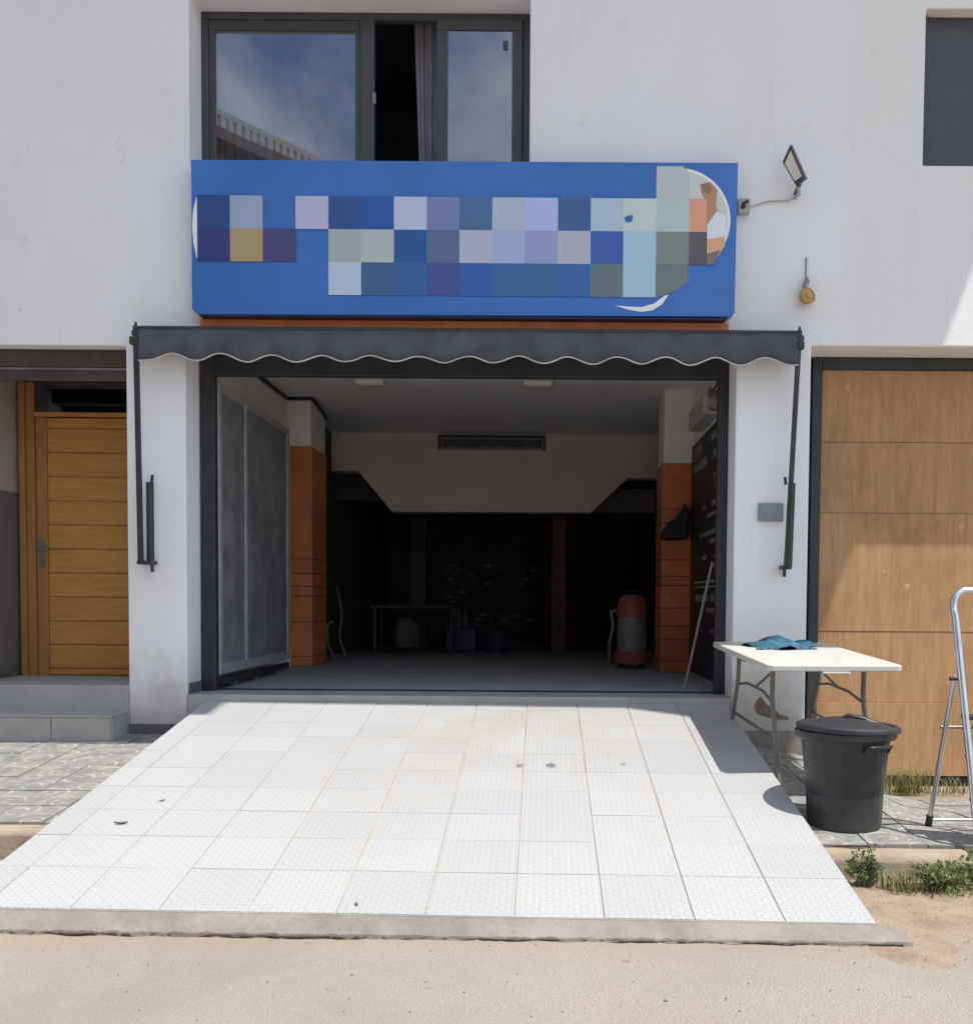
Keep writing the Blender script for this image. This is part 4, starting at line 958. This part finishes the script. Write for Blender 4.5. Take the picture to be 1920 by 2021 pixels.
# black bag hanging on the pilaster
g = MB(); g.prism([(1.235, 1.46), (1.30, 1.445), (1.42, 1.45), (1.535, 1.46), (1.545, 1.62), (1.54, 1.76), (1.50, 1.79), (1.45, 1.775), (1.42, 1.70), (1.35, 1.655), (1.29, 1.60), (1.25, 1.53)], 2.76, 2.92)
bg_ = g.build('hanging_bag', 'blackcloth', origin=(1.39, 2.80, 1.45), bevel=.04, smooth=60); tag(bg_, 'black bag hanging on the right orange pilaster', 'bag')
MB().tube([(1.49, 2.80, 1.76), (1.50, 2.92, 1.84)], .018, 8).build('bag_clip', 'pale', bg_, smooth=50)
# dim things at the back
def hose(pts, lab): tag(MB().tube(smoothpath(pts), .018, 8).build('rubber_hose', 'pale', origin=pts[0], smooth=50), lab, 'hose')
hose([(-2.62, 4.5, .95), (-2.56, 4.5, .6), (-2.58, 4.48, .3), (-2.5, 4.45, .05), (-2.60, 4.4, .03), (-2.70, 4.4, .2), (-2.72, 4.42, .45), (-2.66, 4.45, .5)], 'thin hose hanging in a loop beside the left orange pilaster')
wb = tag(empty('work_table', (-2.0, 6.5, 0)), 'dark work table with cloths in the gloom behind the left pilaster', 'table')
B(-2.5, -1.3, 6.2, 6.9, .66, .70).build('table_top', 'dwall', wb)
for x in (-2.46, -1.36):
    for y in (6.25, 6.85): B(x, x + .04, y, y + .04, 0, .66).build('leg', 'dwall', wb)
g = MB().lathe([(.0, 0), (.16, 0), (.2, .1), (.17, .28), (.08, .40), (.0, .42)], (-1.98, 6.05, .12), 20, lambda a, z: 1 + .15 * math.sin(3 * a + 4 * z)); tag(g.build('cloth_sack', 'pale', origin=(-1.98, 6.05, .12), smooth=60), 'dull pale sack standing in the dark below the work table', 'sack')
g = MB().lathe([(.0, 0), (.16, 0), (.2, .32), (.205, .34), (.19, .34), (.0, .3)], (-.75, 7.0, 0), 24); tag(g.build('plastic_tub', 'bluecl', origin=(-.75, 7, 0), smooth=40), 'dark blue plastic tub on the floor at the back of the garage', 'tub')
for (x, lab) in ((-1.33, 'left of two pale bottles at the back of the dark garage'), (-1.22, 'right of two pale bottles at the back of the dark garage')):
    g = MB().lathe([(.0, 0), (.045, 0), (.05, .02), (.05, .2), (.02, .26), (.018, .31), (0, .31)], (x, 7.2, .36), 14); tag(g.build('bottle', 'pale', origin=(x, 7.2, .36), smooth=40), lab, 'bottle', 'bottles in the garage')
cr = tag(empty('bottle_crate', (-1.28, 7.2, 0)), 'low dark crate under the two pale bottles', 'crate')
B(-1.5, -1.06, 7.05, 7.4, .02, .355).build('crate_body', 'bluecl', cr, bevel=.01)

# ================================================================== ACROSS THE STREET (seen only in the window's reflection)
hs = tag(empty('opposite_house', (-7, -17, -.75)), 'brown house with a white roof parapet reflected in the upper window', 'house')
def hp(t, off, z): # along the front line from (-12,-8.5) to (2,-28)
    a = Vector((-12.5, -7.6)); b = Vector((1.5, -27.4)); d = (b - a); nrm = Vector((d.y, -d.x)).normalized()
    p = a + d * t + nrm * off; return (p.x, p.y, z)
def hbox(t0, t1, o0, o1, z0, z1): return MB().hexa([hp(t0, o0, z0), hp(t1, o0, z0), hp(t1, o1, z0), hp(t0, o1, z0)], [hp(t0, o0, z1), hp(t1, o0, z1), hp(t1, o1, z1), hp(t0, o1, z1)])
hbox(0, 1, 0, 7, -.8, 11.0).build('wall', 'house', hs)
hbox(0, 1, -.5, 7, 11.0, 11.25).build('roof_slab', 'house', hs)
hbox(0, 1, -.4, -.3, 11.55, 11.68).build('parapet_rail', 'housew', hs)
for k in range(110):
    hbox(k / 110, k / 110 + .0055, -.4, -.3, 11.25, 11.55).build('baluster', 'housew', hs)
hbox(.30, .37, 1, 4, 11.25, 12.8).build('stair_hut', 'housew', hs)
for k in range(8):
    for zf in (2, 5, 8): hbox(.05 + k * .12, .09 + k * .12, -.03, .3, zf, zf + 1.6).build('window', 'glass', hs)

for o in bpy.data.objects:
    if 'o_' in o: del o['o_']
